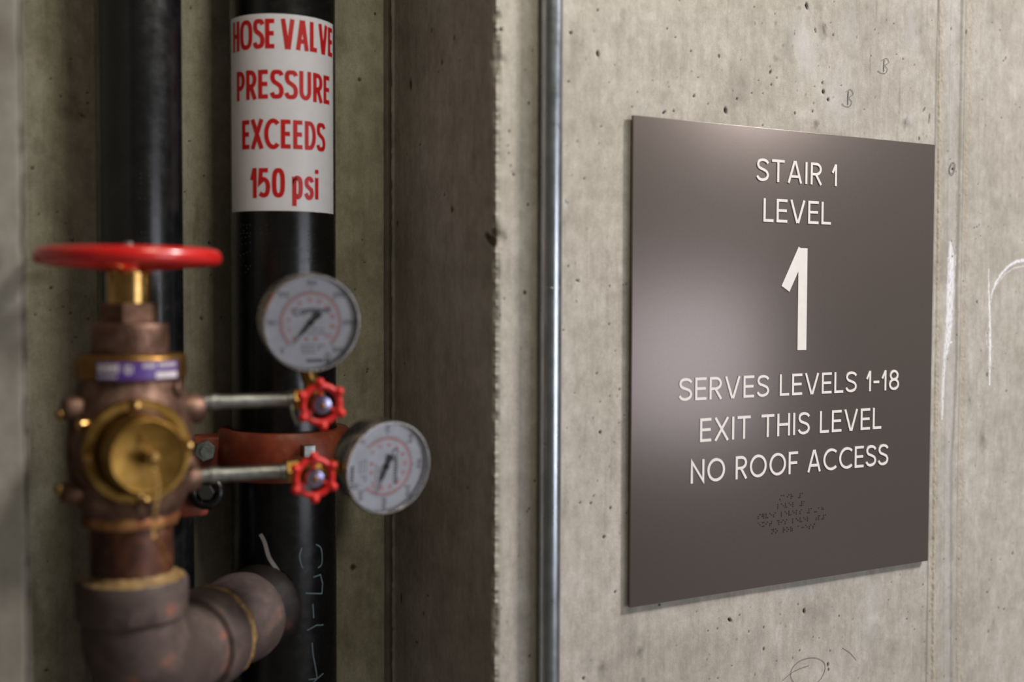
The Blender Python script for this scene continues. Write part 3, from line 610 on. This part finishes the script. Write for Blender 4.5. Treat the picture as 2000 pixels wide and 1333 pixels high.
# chalk writing and stencil dots on the pipes
def pipe_marks(strokes, w, name, mat, parent, cx, cy, R, xc, half, slope=0, dotted=False):
    f, _ = pipe_map(cx, cy, R, .0003); mb = MB(); S_ = []
    for P in strokes:
        Q = []
        for x, y in P:
            u = px_ang(x, xc+(y-450)*slope, half); Q.append((u*R, fz(y, u, cx, cy, R)))
        S_.append(Q)
    if dotted:
        for Q in S_:
            for u, v in resample(Q, .0042): mb.ball(w, Matrix.Translation(f(u/R, v, 0)), 8)
    else: strokes_mesh(mb, S_, w, lambda u, v, h: f(u/R, v, h), .0002, .003)
    return mb.build(name, mat, parent)
A2 = dict(cx=P2X, cy=P2Y, R=P2R, xc=553.5, half=HALF2, slope=.0065)
pipe_marks([crom([(590, 1071), (586, 1085), (588, 1100), (592, 1110)]), crom([(617, 1064), (626, 1070), (629, 1085), (628, 1103), (621, 1110)]),
            [(597, 1159), (629, 1160), (630, 1140), (626, 1123), (612, 1128)], [(611, 1180), (613, 1208)], [(600, 1232), (618, 1222), (632, 1221)],
            crom([(610, 1256), (612, 1280), (616, 1300), (620, 1326)]), [(607, 1340), (620, 1326), (632, 1316)], [(604, 1328), (620, 1326)]], .0013, 'chalk_mark', CHALK, sp2, **A2)
pipe_marks([crom([(512, 1044), (520, 1060), (528, 1088), (540, 1108), (550, 1123)])], .0042, 'paint_streak', CHALK_W, sp2, **A2)
sd = [[(474, 440), (492, 440), (474, 456), (492, 456)], [(476, 466), (490, 462), (492, 474), (476, 478)], [(474, 500), (492, 490)], [(476, 520), (492, 520), (484, 532)], [(512, 436), (522, 440), (522, 458), (512, 456), (512, 436)],
      [(600, 452), (612, 450), (614, 466), (602, 468), (600, 452)], [(600, 490), (614, 486)], [(602, 506), (614, 500), (612, 520)]]
pipe_marks(sd, .00055, 'stencil_dots', DOTS, sp2, dotted=True, **A2)['kind'] = 'stuff'
A1 = dict(cx=P1X, cy=P1Y, R=P1R, xc=271.5, half=84.5, slope=.008)
d1 = [[(294, 208), (311, 215), (294, 226), (311, 232)], [(296, 244), (311, 244)], [(296, 262), (309, 258), (311, 278), (297, 276)], [(298, 286), (311, 292), (298, 300)], [(272, 330), (288, 332), (289, 356), (273, 358), (272, 330)],
      [(270, 388), (290, 390)], [(300, 130), (312, 124), (311, 146), (298, 148)], [(302, 368), (302, 420)], [(274, 454), (288, 454), (281, 454), (281, 476)], [(284, 40), (298, 30), (300, 60)]]
pipe_marks(d1, .00055, 'stencil_dots', DOTS, sp1, dotted=True, **A1)['kind'] = 'stuff'

# ------------------------------------------------------------ grooved coupling on the right pipe
zc = (zline(P2X-.02, P2Y-.07, 850)+zline(P2X-.02, P2Y-.07, 946))/2; hc = (zline(P2X-.02, P2Y-.07, 850)-zline(P2X-.02, P2Y-.07, 946))/2
cp = thing('pipe_coupling', (P2X, P2Y, zc), 'orange grooved pipe coupling clamped around the right black standpipe', 'coupling')
a0 = math.atan2(CAM.y-P2Y, CAM.x-P2X)
def half_shell(aa, ab, name):
    mb = MB(); prof = [(P2R+.001, -hc), (P2R+.012, -hc), (P2R+.0165, -hc*.72), (P2R+.018, 0), (P2R+.0165, hc*.72), (P2R+.012, hc), (P2R+.001, hc)]; n = 30; vs = []; fs = []; K = len(prof)
    for i in range(n+1):
        a = aa+(ab-aa)*i/n
        for r, z in prof: vs.append((P2X+r*math.cos(a), P2Y+r*math.sin(a), zc+z))
    for i in range(n):
        for j in range(K): fs.append((i*K+j, (i+1)*K+j, (i+1)*K+(j+1) % K, i*K+(j+1) % K))
    fs += [tuple(range(K)), tuple(reversed(range(n*K, (n+1)*K)))]
    mb.add(vs, fs)
    for a in (aa, ab):                                # bolt pads
        m = Matrix.Translation((P2X, P2Y, zc)) @ Matrix.Rotation(a, 4, 'Z')
        s = 1 if a == aa else -1
        mb.box(P2R+.001, P2R+.042, min(0, s*.014), max(0, s*.014), -hc*.80, hc*.80, .005, m)
    return mb.build(name, ORANGE, cp)
aL = a0-math.radians(80)
half_shell(aL+.02, aL+PI-.02, 'clamp_half'); half_shell(aL+PI+.02, aL+2*PI-.02, 'clamp_half')
for a in (aL, aL+PI):
    m = Matrix.Translation((P2X, P2Y, zc)) @ Matrix.Rotation(a, 4, 'Z') @ Matrix.Translation((P2R+.030, 0, .006)) @ Matrix.Rotation(-PI/2, 4, 'X')
    MB().lathe([(.0055, -.030), (.0055, .030)], m, 20).build('bolt', STEELB, cp)
    for s in (-1, 1):
        nm = MB(); nm.prism(.0115, 0, .009, 6, m @ Matrix.Rotation(0 if s > 0 else PI, 4, 'X') @ Matrix.Translation((0, 0, .014)), .3)
        nm.build('nut', STEELB, cp)
# square-headed plug low on the front of the coupling
u = px_ang(588, 556, HALF2); aa = a0+u; dirn = Vector((math.cos(aa), math.sin(aa), 0))
pc = Vector((P2X, P2Y, fz(880, u, P2X, P2Y, P2R+.018)))+dirn*(P2R+.016)
MB().prism(.0085, 0, .012, 4, frame(pc, dirn), PI/4).build('square_plug', STEELB, cp)
# lower, second coupling seen as a dark orange remnant by the valve
q = atY(381, 985, .15)
lb = thing('pipe_hanger', (q.x, q.y, q.z), 'small dark orange clamp with a black ring below the orange coupling', 'clamp')
mb = MB(); mb.box(q.x-.018, q.x+.012, q.y-.008, q.y+.008, q.z-.012, q.z+.014, .004); mb.build('clamp_ear', ORANGE, lb)
q2 = atY(403, 962, .13)
MB().torus(.0125, .0050, frame(q2, (-.35, -1, .1)), 32, 12).build('ring', BLACK, lb)
MB().prism(.008, -.006, .006, 6, frame(q2, (-.35, -1, .1))).build('nut', plain('dark_nut', (.06, .06, .055), .4, .6), lb)
MB().tube([q2+Vector((0, 0, 0)), Vector((P1X+.03, P1Y-.02, q2.z+.006))], .004).build('rod', BLACK, lb)

# ------------------------------------------------------------ elbow and branch between valve and right pipe
VX, VY = .1945, .0104
K = 4.17e-4
hd = Vector((P2X-VX, P2Y-VY, 0)); LEN = hd.length; hd.normalize()
ZE = 1.272
el = thing('pipe_elbow', (VX, VY, ZE-.05), 'dusty brown iron pipe elbow under the hose valve leading to the right standpipe', 'elbow')
zc1, zc0 = zline(VX, VY, 1128), zline(VX, VY, 1195)
RB = .052
mb = MB(); path = [Vector((VX, VY, zc0+.006))]; cen = Vector((VX, VY, 0))+hd*RB
for i in range(17):
    a = PI*i/32; path.append(Vector((VX, VY, ZE+RB))+hd*(RB*(1-math.cos(a)))-Vector((0, 0, RB*math.sin(a))))
path.append(Vector((VX, VY, ZE))+hd*.125)
mb.tube(path, [.0418]+[.0420+.0020*math.sin(PI*i/16) for i in range(17)]+[.0420], 48)
mb.build('bend', IRON, el, 50)
R1 = 110*K
MB().lathe([(.040, zc0-.006), (R1*.95, zc0-.0045), (R1*1.005, zc0-.0015), (R1*1.015, (zc0+zc1)/2), (R1*1.01, zc1-.003), (R1*.97, zc1), (R1*.80, zc1), (R1*.78, zc1-.004)], Matrix.Translation((VX, VY, 0)), 64, .002).build('collar', IRON, el)
mh = frame(Vector((VX, VY, ZE)), hd)
MB().lathe([(.040, .090), (.0470, .0925), (.0485, .096), (.0490, .112), (.0485, .124), (.0455, .128), (.040, .128)], mh, 64, .002, 2).build('collar', IRON, el)
MB().lathe([(.036, .1245), (.0465, .126), (.0475, .131), (.0462, .137), (.036, .140)], mh, 40, .035, 3).build('sealant_ring', SEAL, el)
MB().lathe([(.0385, .130), (.0390, .136), (.0420, .158), (.0455, .180), (.0460, .192), (.0445, .202), (.040, .209), (.034, .212)], mh, 56, .006, 4).build('branch_stub', IRON, el)
# weld saddle against the standpipe
MB().lathe([(.034, .208), (.036, .215), (.041, .224), (.045, .231), (.046, .236), (.034, .237)], mh, 48, .02, 6).build('saddle', metal('rusty_black_saddle', (.008, .006, .006), (.022, .012, .010), .6, .1, 40, .6, (.07, .025, .016)), el)
MB().lathe([(.030, zc1-.004), (R1*.965, zc1-.001), (R1*.93, zc1+.0012), (R1*.86, zc1+.0016), (.037, zc1+.003), (.0340, zc1+.006)], Matrix.Translation((VX, VY, 0)), 56, .02, 5).build('sealant_ring', SEAL, el)

# ------------------------------------------------------------ hose valve
hv = thing('hose_valve', (VX, VY, zc1), 'large brass fire hose valve with a red handwheel and purple sticker', 'valve')
T = Matrix.Translation((VX, VY, 0)); zp = lambda py: zline(VX, VY, py)
def lat(name, prof, mat, n=64, wob=0, m=None, parent=None):
    return MB().lathe(prof, m or T, n, wob).build(name, mat, parent or hv)
wz = zp(503)
# handwheel: rim, hub, five spokes
wheel = MB(); WR = 168*K
wheel.torus(WR, .0066, Matrix.Translation((VX, VY, wz)), 96, 20, .0075)
for k in range(5):
    a = 2*PI*k/5+.35; d = Vector((math.cos(a), math.sin(a), 0)); o = Vector((VX, VY, wz-.002))
    wheel.tube([o+d*.008+Vector((0, 0, -.004)), o+d*WR*.5+Vector((0, 0, -.003)), o+d*(WR-.002)], [.0065, .0050, .0050], 12)
wheel.lathe([(.012, wz-.013), (.015, wz-.011), (.015, wz+.006), (.012, wz+.008)], T, 32)
hw = wheel.build('handwheel', REDP, hv, 60)
nm = MB(); nm.prism(.0075, wz+.007, wz+.0105, 6, T, .4); nm.lathe([(.0036, wz+.010), (.0036, wz+.0125), (.002, wz+.0135)], T, 16)
nm.build('wheel_nut', STEELB, hw)
zs0, zs1 = zp(595), zp(531)
lat('stem_sleeve', [(44*K, zs0), (44*K, zs1-.001), (42*K, zs1), (34*K, zs1), (34*K, zs1+.002), (.010, zs1+.003), (.008, wz-.012)], BRASS_D)
MB().prism(58*K, zp(634), zp(592), 6, T, .12, .05).build('packing_nut', BRONZE_D, hv, 25)
za, zb_ = zp(692), zp(632)
bn = lat('bonnet', [(76*K, za), (77*K, za+.002), (77*K, zb_-.0015), (75*K, zb_), (50*K, zb_+.001)], BRONZE, 64)
mk = MB(); rb = 77*K                                     # cast raised marks around the bonnet
def vm(u, v, h):
    a = math.atan2(CAM.y-VY, CAM.x-VX)+u; r = rb+h; return (VX+r*math.cos(a), VY+r*math.sin(a), v)
for row, (yy, n, ua_, ub_) in enumerate(((645, 4, -.05, .5), (662, 5, .0, .75), (679, 4, .1, .5))):
    for i in range(n):
        u = ua_+(ub_-ua_)*i/(n-1); z = zp(yy); strokes_mesh(mk, [[(u, z-.0026), (u, z+.0026)]], .035, vm, .0005)
mk.build('cast_marks', BRONZE_D, bn)
zf0, zf1 = zp(740), zp(692)
RF = 111*K
ring = lat('flange_ring', [(RF*.95, zf0), (RF, zf0+.002), (RF, zf1-.003), (RF*.985, zf1-.001), (RF*.96, zf1), (70*K, zf1+.0005)], metal('brass_ring', (.20, .10, .025), (.28, .15, .04), .38, .9, 50, .2))
# purple sticker on the ring
aV = math.atan2(CAM.y-VY, CAM.x-VX)
def rm(u, v, h): return (VX+(RF+.0003+h)*math.cos(aV+u), VY+(RF+.0003+h)*math.sin(aV+u), v)
ang = lambda px: math.asin(max(-.97, min(.97, (px-252)/111)))
s0, s1 = zp(736), zp(702)
def patch(u0, u1, v0, v1, h, name, mat, parent, n=14):
    mb = MB(); vs = []
    for hh in (0, h):
        for i in range(n+1): vs += [rm(u0+(u1-u0)*i/n, v0, hh), rm(u0+(u1-u0)*i/n, v1, hh)]
    o = 2*(n+1); fs = []
    for i in range(n): fs += [(o+2*i, o+2*i+2, o+2*i+3, o+2*i+1), (2*i, 2*i+2, o+2*i+2, o+2*i), (2*i+1, o+2*i+1, o+2*i+3, 2*i+3)]
    fs += [(0, o, o+1, 1), (2*n, 2*n+1, o+2*n+1, o+2*n)]
    mb.add(vs, fs); return mb.build(name, mat, parent)
stk_ = patch(ang(190), ang(342), s0, s1, .0002, 'sticker', PURPLE, ring)
stk_['label'] = 'purple sticker with pale print'
h_ = s1-s0
def sticker_bits(lst, name, mat):
    mb = MB()
    for (xa, xb, va, vb) in lst:
        n = 6; vs = []; u0, u1 = ang(xa), ang(xb)
        for i in range(n+1): vs += [rm(u0+(u1-u0)*i/n, s0+va*h_, .0004), rm(u0+(u1-u0)*i/n, s0+vb*h_, .0004)]
        mb.add(vs, [(2*i, 2*i+2, 2*i+3, 2*i+1) for i in range(n)])
    return mb.build(name, mat, ring)
bits = [(193, 203, .42, .9), (205, 214, .42, .9), (216, 224, .42, .88), (226, 232, .42, .9), (242, 246, .36, .82), (248, 252, .30, .55), (248, 252, .66, .84), (254, 257, .4, .8)]
bits += [(276+6*i, 280+6*i, .66, .88) for i in range(4)]+[(306+5.4*i, 310+5.4*i, .68, .92) for i in range(6)]+[(193+6*i, 197+6*i, .10, .28) for i in range(6)]
sticker_bits(bits, 'pale_print', SILVER_INK); sticker_bits([(300, 340, .06, .42)], 'pale_print', SILVER_INK)
# cast body: shoulder, globe, throat
zg = zp(885)
body = MB()
body.lathe([(RF*.93, zf0+.001), (RF*.95, zp(752)), (112*K, zp(775)), (118*K, zp(800)), (123*K, zp(830)), (125*K, zp(870)), (124*K, zp(910)), (118*K, zp(945)), (108*K, zp(975)), (97*K, zp(995)), (93*K, zp(1003))], T, 72, .004, 3)
body.lathe([(93*K, .0), (93*K, .02), (99*K, .028), (99*K, .032)], frame((VX-.008, VY, zp(873)), (.03, -1, 0)), 64)
bo = body.build('body', BRONZE, hv, 50)
lat('throat_ring', [(88*K, zp(1024)), (97*K, zp(1020)), (100*K, zp(1010)), (97*K, zp(1000)), (88*K, zp(996))], metal('orange_bronze', (.32, .12, .05), (.55, .27, .10), .45, .7, 45, .5), 10)
lat('inlet_nipple', [(82*K, zc1-.004), (82*K, zp(1075)), (81*K, zp(1022))], RUST, 64, .003)
# outlet ring and cap
of = frame((VX-.0045, VY, zp(869)), (.03, -1, -.01))
lat('outlet_ring', [(100*K, .020), (105*K, .034), (105*K, .046), (102*K, .049), (86*K, .049), (80*K, .046), (74*K, .046)], BRASS, 72, 0, of)
cap = lat('outlet_cap', [(79*K, .044), (76*K, .070), (73*K, .0775), (69*K, .0790), (65*K, .0782), (8*K, .0782), (0, .0782)], BRASS, 72, 0, of)
MB().lathe([(.006, .078), (.0052, .086), (.0060, .090), (.0055, .094), (0, .096)], of, 24).build('cap_knob', BRASS_D, cap)
for a in (95, 275, 5, 185):                           # lugs on the ring
    m = of @ Matrix.Rotation(math.radians(a), 4, 'Z') @ Matrix.Translation((94*K, 0, .047))
    MB().lathe([(.0045, 0), (.0045, .005), (.0032, .0075), (0, .008)], m, 16).build('lug', BRASS_D, hv)
# chain from the lug over the cap and down
ch = MB(); top = of @ Vector((-.010, 92*K, .056)); kn = of @ Vector((0, -.002, .093))
pts = []
for i in range(9): t = i/8; p = top.lerp(kn, t); p.y -= .004*math.sin(PI*t); pts.append(p)
low = kn+Vector((.003, -.003, -.060))
for i in range(1, 16): t = i/15; p = kn.lerp(low, t); p.x += .003*math.sin(t*5); pts.append(p)
for i in range(1, 8):
    t = i/7; pts.append(low+Vector((.012*t, .02*t, -.028*t)))
def chain(pts, pitch, R, r, name, mat, parent):
    P = [Vector(p) for p in pts]; mb = MB(); d = 0; nxt = 0; k = 0
    for a, b in zip(P, P[1:]):
        L = (b-a).length
        while nxt <= d+L:
            c = a.lerp(b, (nxt-d)/L); t = (b-a).normalized(); m = frame(c, t, (0.3, -1, .1)) @ Matrix.Rotation(k*PI/2, 4, 'Z') @ Matrix.Rotation(PI/2, 4, 'X')
            mb.torus(R*.62, r, m @ Matrix.Diagonal((1, 1.6, 1, 1)), 12, 6); nxt += pitch; k += 1
        d += L
    return mb.build(name, mat, parent)
chain(pts, .0026, .0017, .00042, 'chain', BRASS_D, hv)
# bolt bosses and screws around the body
def boss(px, py, Y, r, d, ln, mat, name, hexa=False, parent=None):
    m = frame(atY(px, py, Y), d); mb = MB()
    if hexa: mb.prism(r, 0, ln, 6, m)
    else: mb.lathe([(r*.9, 0), (r, ln*.15), (r, ln*.7), (r*.75, ln*.95), (0, ln)], m, 24)
    return mb.build(name, mat, hv)
boss(178, 800, 0, .0115, (-1, -.25, .1), .024, BRONZE, 'boss'); boss(124, 811, -.002, .0042, (-1, -.2, 0), .006, BRASS_D, 'screw')
boss(188, 830, -.018, .0050, (-1, -.6, .12), .018, BRASS_D, 'screw')
boss(170, 957, 0, .0105, (-1, -.25, -.05), .022, BRONZE_D, 'boss'); boss(122, 956, -.002, .0046, (-1, -.2, 0), .006, BRASS_D, 'screw')
boss(350, 800, 0.003, .0135, (1, -.05, .02), .022, BRONZE, 'boss'); boss(345, 936, 0.003, .0125, (1, -.05, 0), .021, BRONZE, 'boss')
boss(366, 905, -.02, .0065, (.8, -.8, .1), .008, BRONZE, 'boss'); boss(268, 966, -.055, .0045, (0, -1, 0), .008, BRASS_D, 'screw')
boss(344, 762, -.02, .0065, (.8, -.8, .1), .006, BRONZE, 'boss')
# U-shaped wire bail by the throat
ub_ = MB()
for (xa, ya, xb, yb) in ((268, 985, 276, 1014), (293, 985, 303, 1012)):
    ub_.tube([atY(xa, ya, -.052), atY((xa+xb)/2, (ya+yb)/2, -.050), atY(xb, yb, -.040)], .0032, 10)
ub_.build('drain_lugs', BRONZE, hv)

# ------------------------------------------------------------ small gauge valves
def small_wheel(root, c, d, R, rot):
    m = frame(c, d) @ Matrix.Rotation(math.radians(rot), 4, 'Z'); mb = MB()
    vs = []; n = 72; k = 14; fs = []
    for i in range(n):
        a = 2*PI*i/n; lob = max(0, math.cos(6*a))**1.6
        RR = R*(.70+.055*lob); rr = R*(.135+.035*lob)
        for j in range(k):
            b = 2*PI*j/k; q = RR+rr*1.05*math.cos(b); vs.append((q*math.cos(a), q*math.sin(a), rr*1.15*math.sin(b)))
    for i in range(n):
        for j in range(k): fs.append((i*k+j, ((i+1) % n)*k+j, ((i+1) % n)*k+(j+1) % k, i*k+(j+1) % k))
    mb.add(vs, fs, m)
    for i in range(6):
        a = 2*PI*i/6; mb.ball(R*.185, m @ Matrix.Translation((R*.84*math.cos(a), R*.84*math.sin(a), R*.05)), 18, (1, 1, 1.15))
    for i in range(3):
        a = 2*PI*i/3; mb.tube([(R*.18*math.cos(a), R*.18*math.sin(a), -R*.10), (R*.65*math.cos(a), R*.65*math.sin(a), 0)], R*.10, 10, m)
    mb.lathe([(R*.2, -R*.35), (R*.25, -R*.30), (R*.25, -R*.02), (R*.2, R*.02)], m, 24)
    return mb.build('handwheel', REDV, root, 60), m
def gauge_valve(px, py, Yw, R, rot, nip, label, stem):
    c = atY(px, py, Yw); d = Vector((-.12, -1, -.06)).normalized()
    body_c = c-d*.034
    g = thing('gauge_valve', body_c, label, 'valve', None)
    wh, m = small_wheel(g, c, d, R, rot)
    MB().lathe([(R*.20, .0), (R*.37, .001), (R*.38, .004), (R*.32, .0062), (R*.20, .0068), (0, .0069)], m, 40).build('wheel_nut', VIOLET, wh)
    MB().lathe([(R*.11, .006), (R*.11, .0095), (R*.06, .011), (0, .0112)], m, 16).build('stem_tip', BRASS_D, wh)
    b = MB(); b.lathe([(.006, .0), (.006, .014), (.0085, .015), (.0085, .024), (.0048, .026), (.0048, .036)], frame(body_c, d), 24)
    b.ball(.0120, Matrix.Translation(body_c), 24)
    b.prism(.0105, .008, .020, 6, frame(body_c, (-1, 0, 0)))
    b.lathe([(.0085, -.008), (.0085, .018)], frame(body_c, stem), 24)
    b.build('valve_body', BRASS, g)
    pk = MB(); pk.prism(R*.36, -.022, -.012, 6, m, .2); pk.build('packing_nut', ZINC, g)
    a = atY(nip[0], nip[1], VY-.004); e = body_c+Vector((-.017, 0, 0))
    a = Vector((VX+.050, VY-.002, e.z+nip[2]))
    n = MB(); n.tube([a, e], .0064, 24); n.build('nipple', ZINC, g)
    mm = frame(e, (a-e)); MB().lathe([(.0064, -.001), (.0078, 0), (.0078, .006), (.0064, .007)], mm, 24).build('coupling_collar', ZINC, g)
    a2 = (a-e).normalized(); m2 = frame(a-a2*.0165, -a2)
    MB().lathe([(.0064, -.001), (.0074, 0), (.0074, .007), (.0064, .008)], m2, 24).build('end_collar', ZINC, g)
    return g, body_c
SW = 52/F_PX*1.0
g1, bc1 = gauge_valve(627, 790, -.036, .0232, 95, (390, 800, .0), 'upper small red gauge valve on a grey nipple, below the upright pressure gauge', (0, 0, 1))
g2, bc2 = gauge_valve(613, 933, -.036, .0228, 92, (385, 940, .0), 'lower small red gauge valve on a grey nipple, left of the turned pressure gauge', (1, 0, 0))
# hanging thread of tape on the upper nipple
tp = bc1+Vector((-.022, -.006, -.004)); MB().tube([tp, tp+Vector((.001, -.001, -.009)), tp+Vector((.005, 0, -.018))], .0012, 8).build('tape_end', plain('tape', (.25, .27, .2), .6), g1)

# ------------------------------------------------------------ pressure gauges
def gauge(c, d, roll, R, needle, label, stem_to):
    g = thing('pressure_gauge', c, label, 'gauge')
    m = frame(c, d) @ Matrix.Rotation(math.radians(roll), 4, 'Z')      # local x right, y up, z to the viewer
    MB().lathe([(R*.55, -.030), (R*.90, -.029), (R*.94, -.026), (R*.945, .0), (R*1.0, .001), (R*1.0, .0065), (R*.975, .0085), (R*.95, .0085), (R*.935, .0070), (R*.93, .0013)], m, 96, cap=False).build('case', STEEL_CASE, g)
    dial = MB().lathe([(R*.935, .0), (R*.935, .0012), (0, .0012)], m, 96).build('dial', WHITE_D, g)
    def dm(u, v, h): return tuple(m @ Vector((u, v, .00125+h)))
    rd = MB(); strokes_mesh(rd, [arc(0, 0, R*.600, R*.600, 225, -45, 70)], R*.028, dm, .00004); 
    tk = MB(); rt = MB()
    for i in range(61):
        a = math.radians(225-270*i/60); L = .075 if i % 10 == 0 else .04
        strokes_mesh(tk, [[(R*.625*math.cos(a), R*.625*math.sin(a)), (R*(.625+L)*math.cos(a), R*(.625+L)*math.sin(a))]], R*(.010 if L < .07 else .016), dm, .00005)
    for i in range(43):
        a = math.radians(225-270*i/42); strokes_mesh(rt, [[(R*.56*math.cos(a), R*.56*math.sin(a)), (R*.595*math.cos(a), R*.595*math.sin(a))]], R*.014, dm, .00005)
    rt.v and rd.add(rt.v, rt.f)
    nb = MB(); nr = MB()
    def txt(mb, s, cx, cy, cap, hw=.09):
        W = sum(glyph(ch, hw)[0]+.16 for ch in s)*cap
        for ch, stq in text_line(s, cx-W/2, cx+W/2, cy-cap/2, cap, hw, .16): strokes_mesh(mb, stq, cap*.16, dm, .00005)
    for i, s in enumerate(('0', '50', '100', '150', '200', '250', '300')):
        a = math.radians(225-270*i/6); txt(nb, s, R*.80*math.cos(a), R*.80*math.sin(a), R*.105)
    for i, s in enumerate(('0', '2', '4', '6', '8', '10', '12', '14', '16', '18', '20')):
        a = math.radians(225-270*i/10.34); txt(nr, s, R*.46*math.cos(a), R*.46*math.sin(a), R*.095)
    rd.add(nr.v, nr.f); rd.build('red_scale', RED_INK, dial); tk.add(nb.v, nb.f); tk.build('black_scale', BLK, dial)
    lg = MB()                                            # maker's mark and the small print, too blurred to read
    strokes_mesh(lg, [arc(-.30*R, .21*R, .055*R, .06*R, 40, 330, 14), arc(-.17*R, .21*R, .04*R, .05*R, 0, 360, 14)], R*.03, dm, .00005)
    for i in range(9): strokes_mesh(lg, [[(R*(-.10+.058*i), R*.27), (R*(-.10+.058*i), R*.185)]], R*.030, dm, .00005)
    strokes_mesh(lg, [[(R*-.11, R*.27), (R*.42, R*.27)]], R*.022, dm, .00007)
    for x in (-.06, .0, .06, .12, .18, .24): strokes_mesh(lg, [[(R*x, -.78*R), (R*(x+.045), -.78*R)]], R*.07, dm, .00005)
    strokes_mesh(lg, [arc(.37*R, -.70*R, .045*R, .06*R, 0, 360, 12), arc(.37*R, -.80*R, .04*R, .03*R, 0, 360, 12)], R*.022, dm, .00005)
    lg.build('dial_print', BLK, dial)['kind'] = 'stuff'
    gp = MB()
    for y, xs in ((-.13, (.0, .08, .2)), (-.22, (-.05, .05, .15, .23)), (-.47, (-.18, -.08, .02, .14, .22)), (-.54, (-.18, -.08, .02, .14)), (-.61, (-.16, -.06, .04))):
        for x in xs: strokes_mesh(gp, [[(R*x, R*y), (R*(x+.07), R*y)]], R*.035, dm, .00005)
    gp.build('small_print', GREY_INK, dial)
    dots = MB()
    for x in (-.08, .11): dots.lathe([(R*.035, .0012), (R*.035, .0014), (0, .0014)], m @ Matrix.Translation((R*x, -R*.33, 0)), 12)
    dots.build('red_dots', RED_INK, dial)
    # needle, angle measured anticlockwise from the dial's right
    na = math.radians(needle); nm_ = m @ Matrix.Rotation(na, 4, 'Z')
    nd = MB(); h0, h1 = .0032, .0038
    pr = [(-R*.27, R*.055), (-R*.22, R*.075), (-R*.16, R*.055), (-R*.04, R*.032), (R*.22, R*.034), (R*.34, R*.012), (R*.60, R*.004)]
    vs = [(x, y, h) for h in (h0, h1) for x, y in pr]+[(x, -y, h) for h in (h0, h1) for x, y in pr]; n7 = len(pr)
    fs = []
    for i in range(n7-1):
        fs += [(n7+i, 3*n7+i, 3*n7+i+1, n7+i+1), (i, i+1, 2*n7+i+1, 2*n7+i), (i, n7+i, n7+i+1, i+1), (2*n7+i, 2*n7+i+1, 3*n7+i+1, 3*n7+i)]
    fs += [(0, 2*n7, 3*n7, n7)]
    nd.add(vs, fs, nm_); nd.lathe([(R*.055, .0012), (R*.055, .0045), (R*.04, .005), (0, .005)], m, 24)
    nd.build('needle', BLK, g, 30)
    MB().lathe([(R*.932, .0056), (R*.932, .0066), (0, .0066)], m, 64).build('glass', GLASS_M, g)
    ax = (m.to_3x3() @ Vector((0, -1, 0))).normalized(); s0_ = m @ Vector((0, -R*.90, -.014))
    st_ = MB(); L = max(.006, (Vector(stem_to)-s0_).length)
    st_.prism(.0072, 0, min(.016, L*.7), 4, frame(s0_, (Vector(stem_to)-s0_)), .4); st_.tube([s0_, stem_to], .0062, 20)
    st_.build('stem', BRASS, g)
    return g
GR = .0442
c1 = atY(606, 630, -.022)
gauge(c1, Vector((-.08, -1, -.12)), 0, GR, 230, 'upright white pressure gauge standing above the upper small red valve', bc1+Vector((0, 0, .008)))
c2 = atY(752, 911, -.020)
gauge(c2, Vector((.10, -1, -.10)), -90, GR, 338, 'turned white pressure gauge lying sideways, right of the lower small red valve', bc2+Vector((.008, 0, 0)))
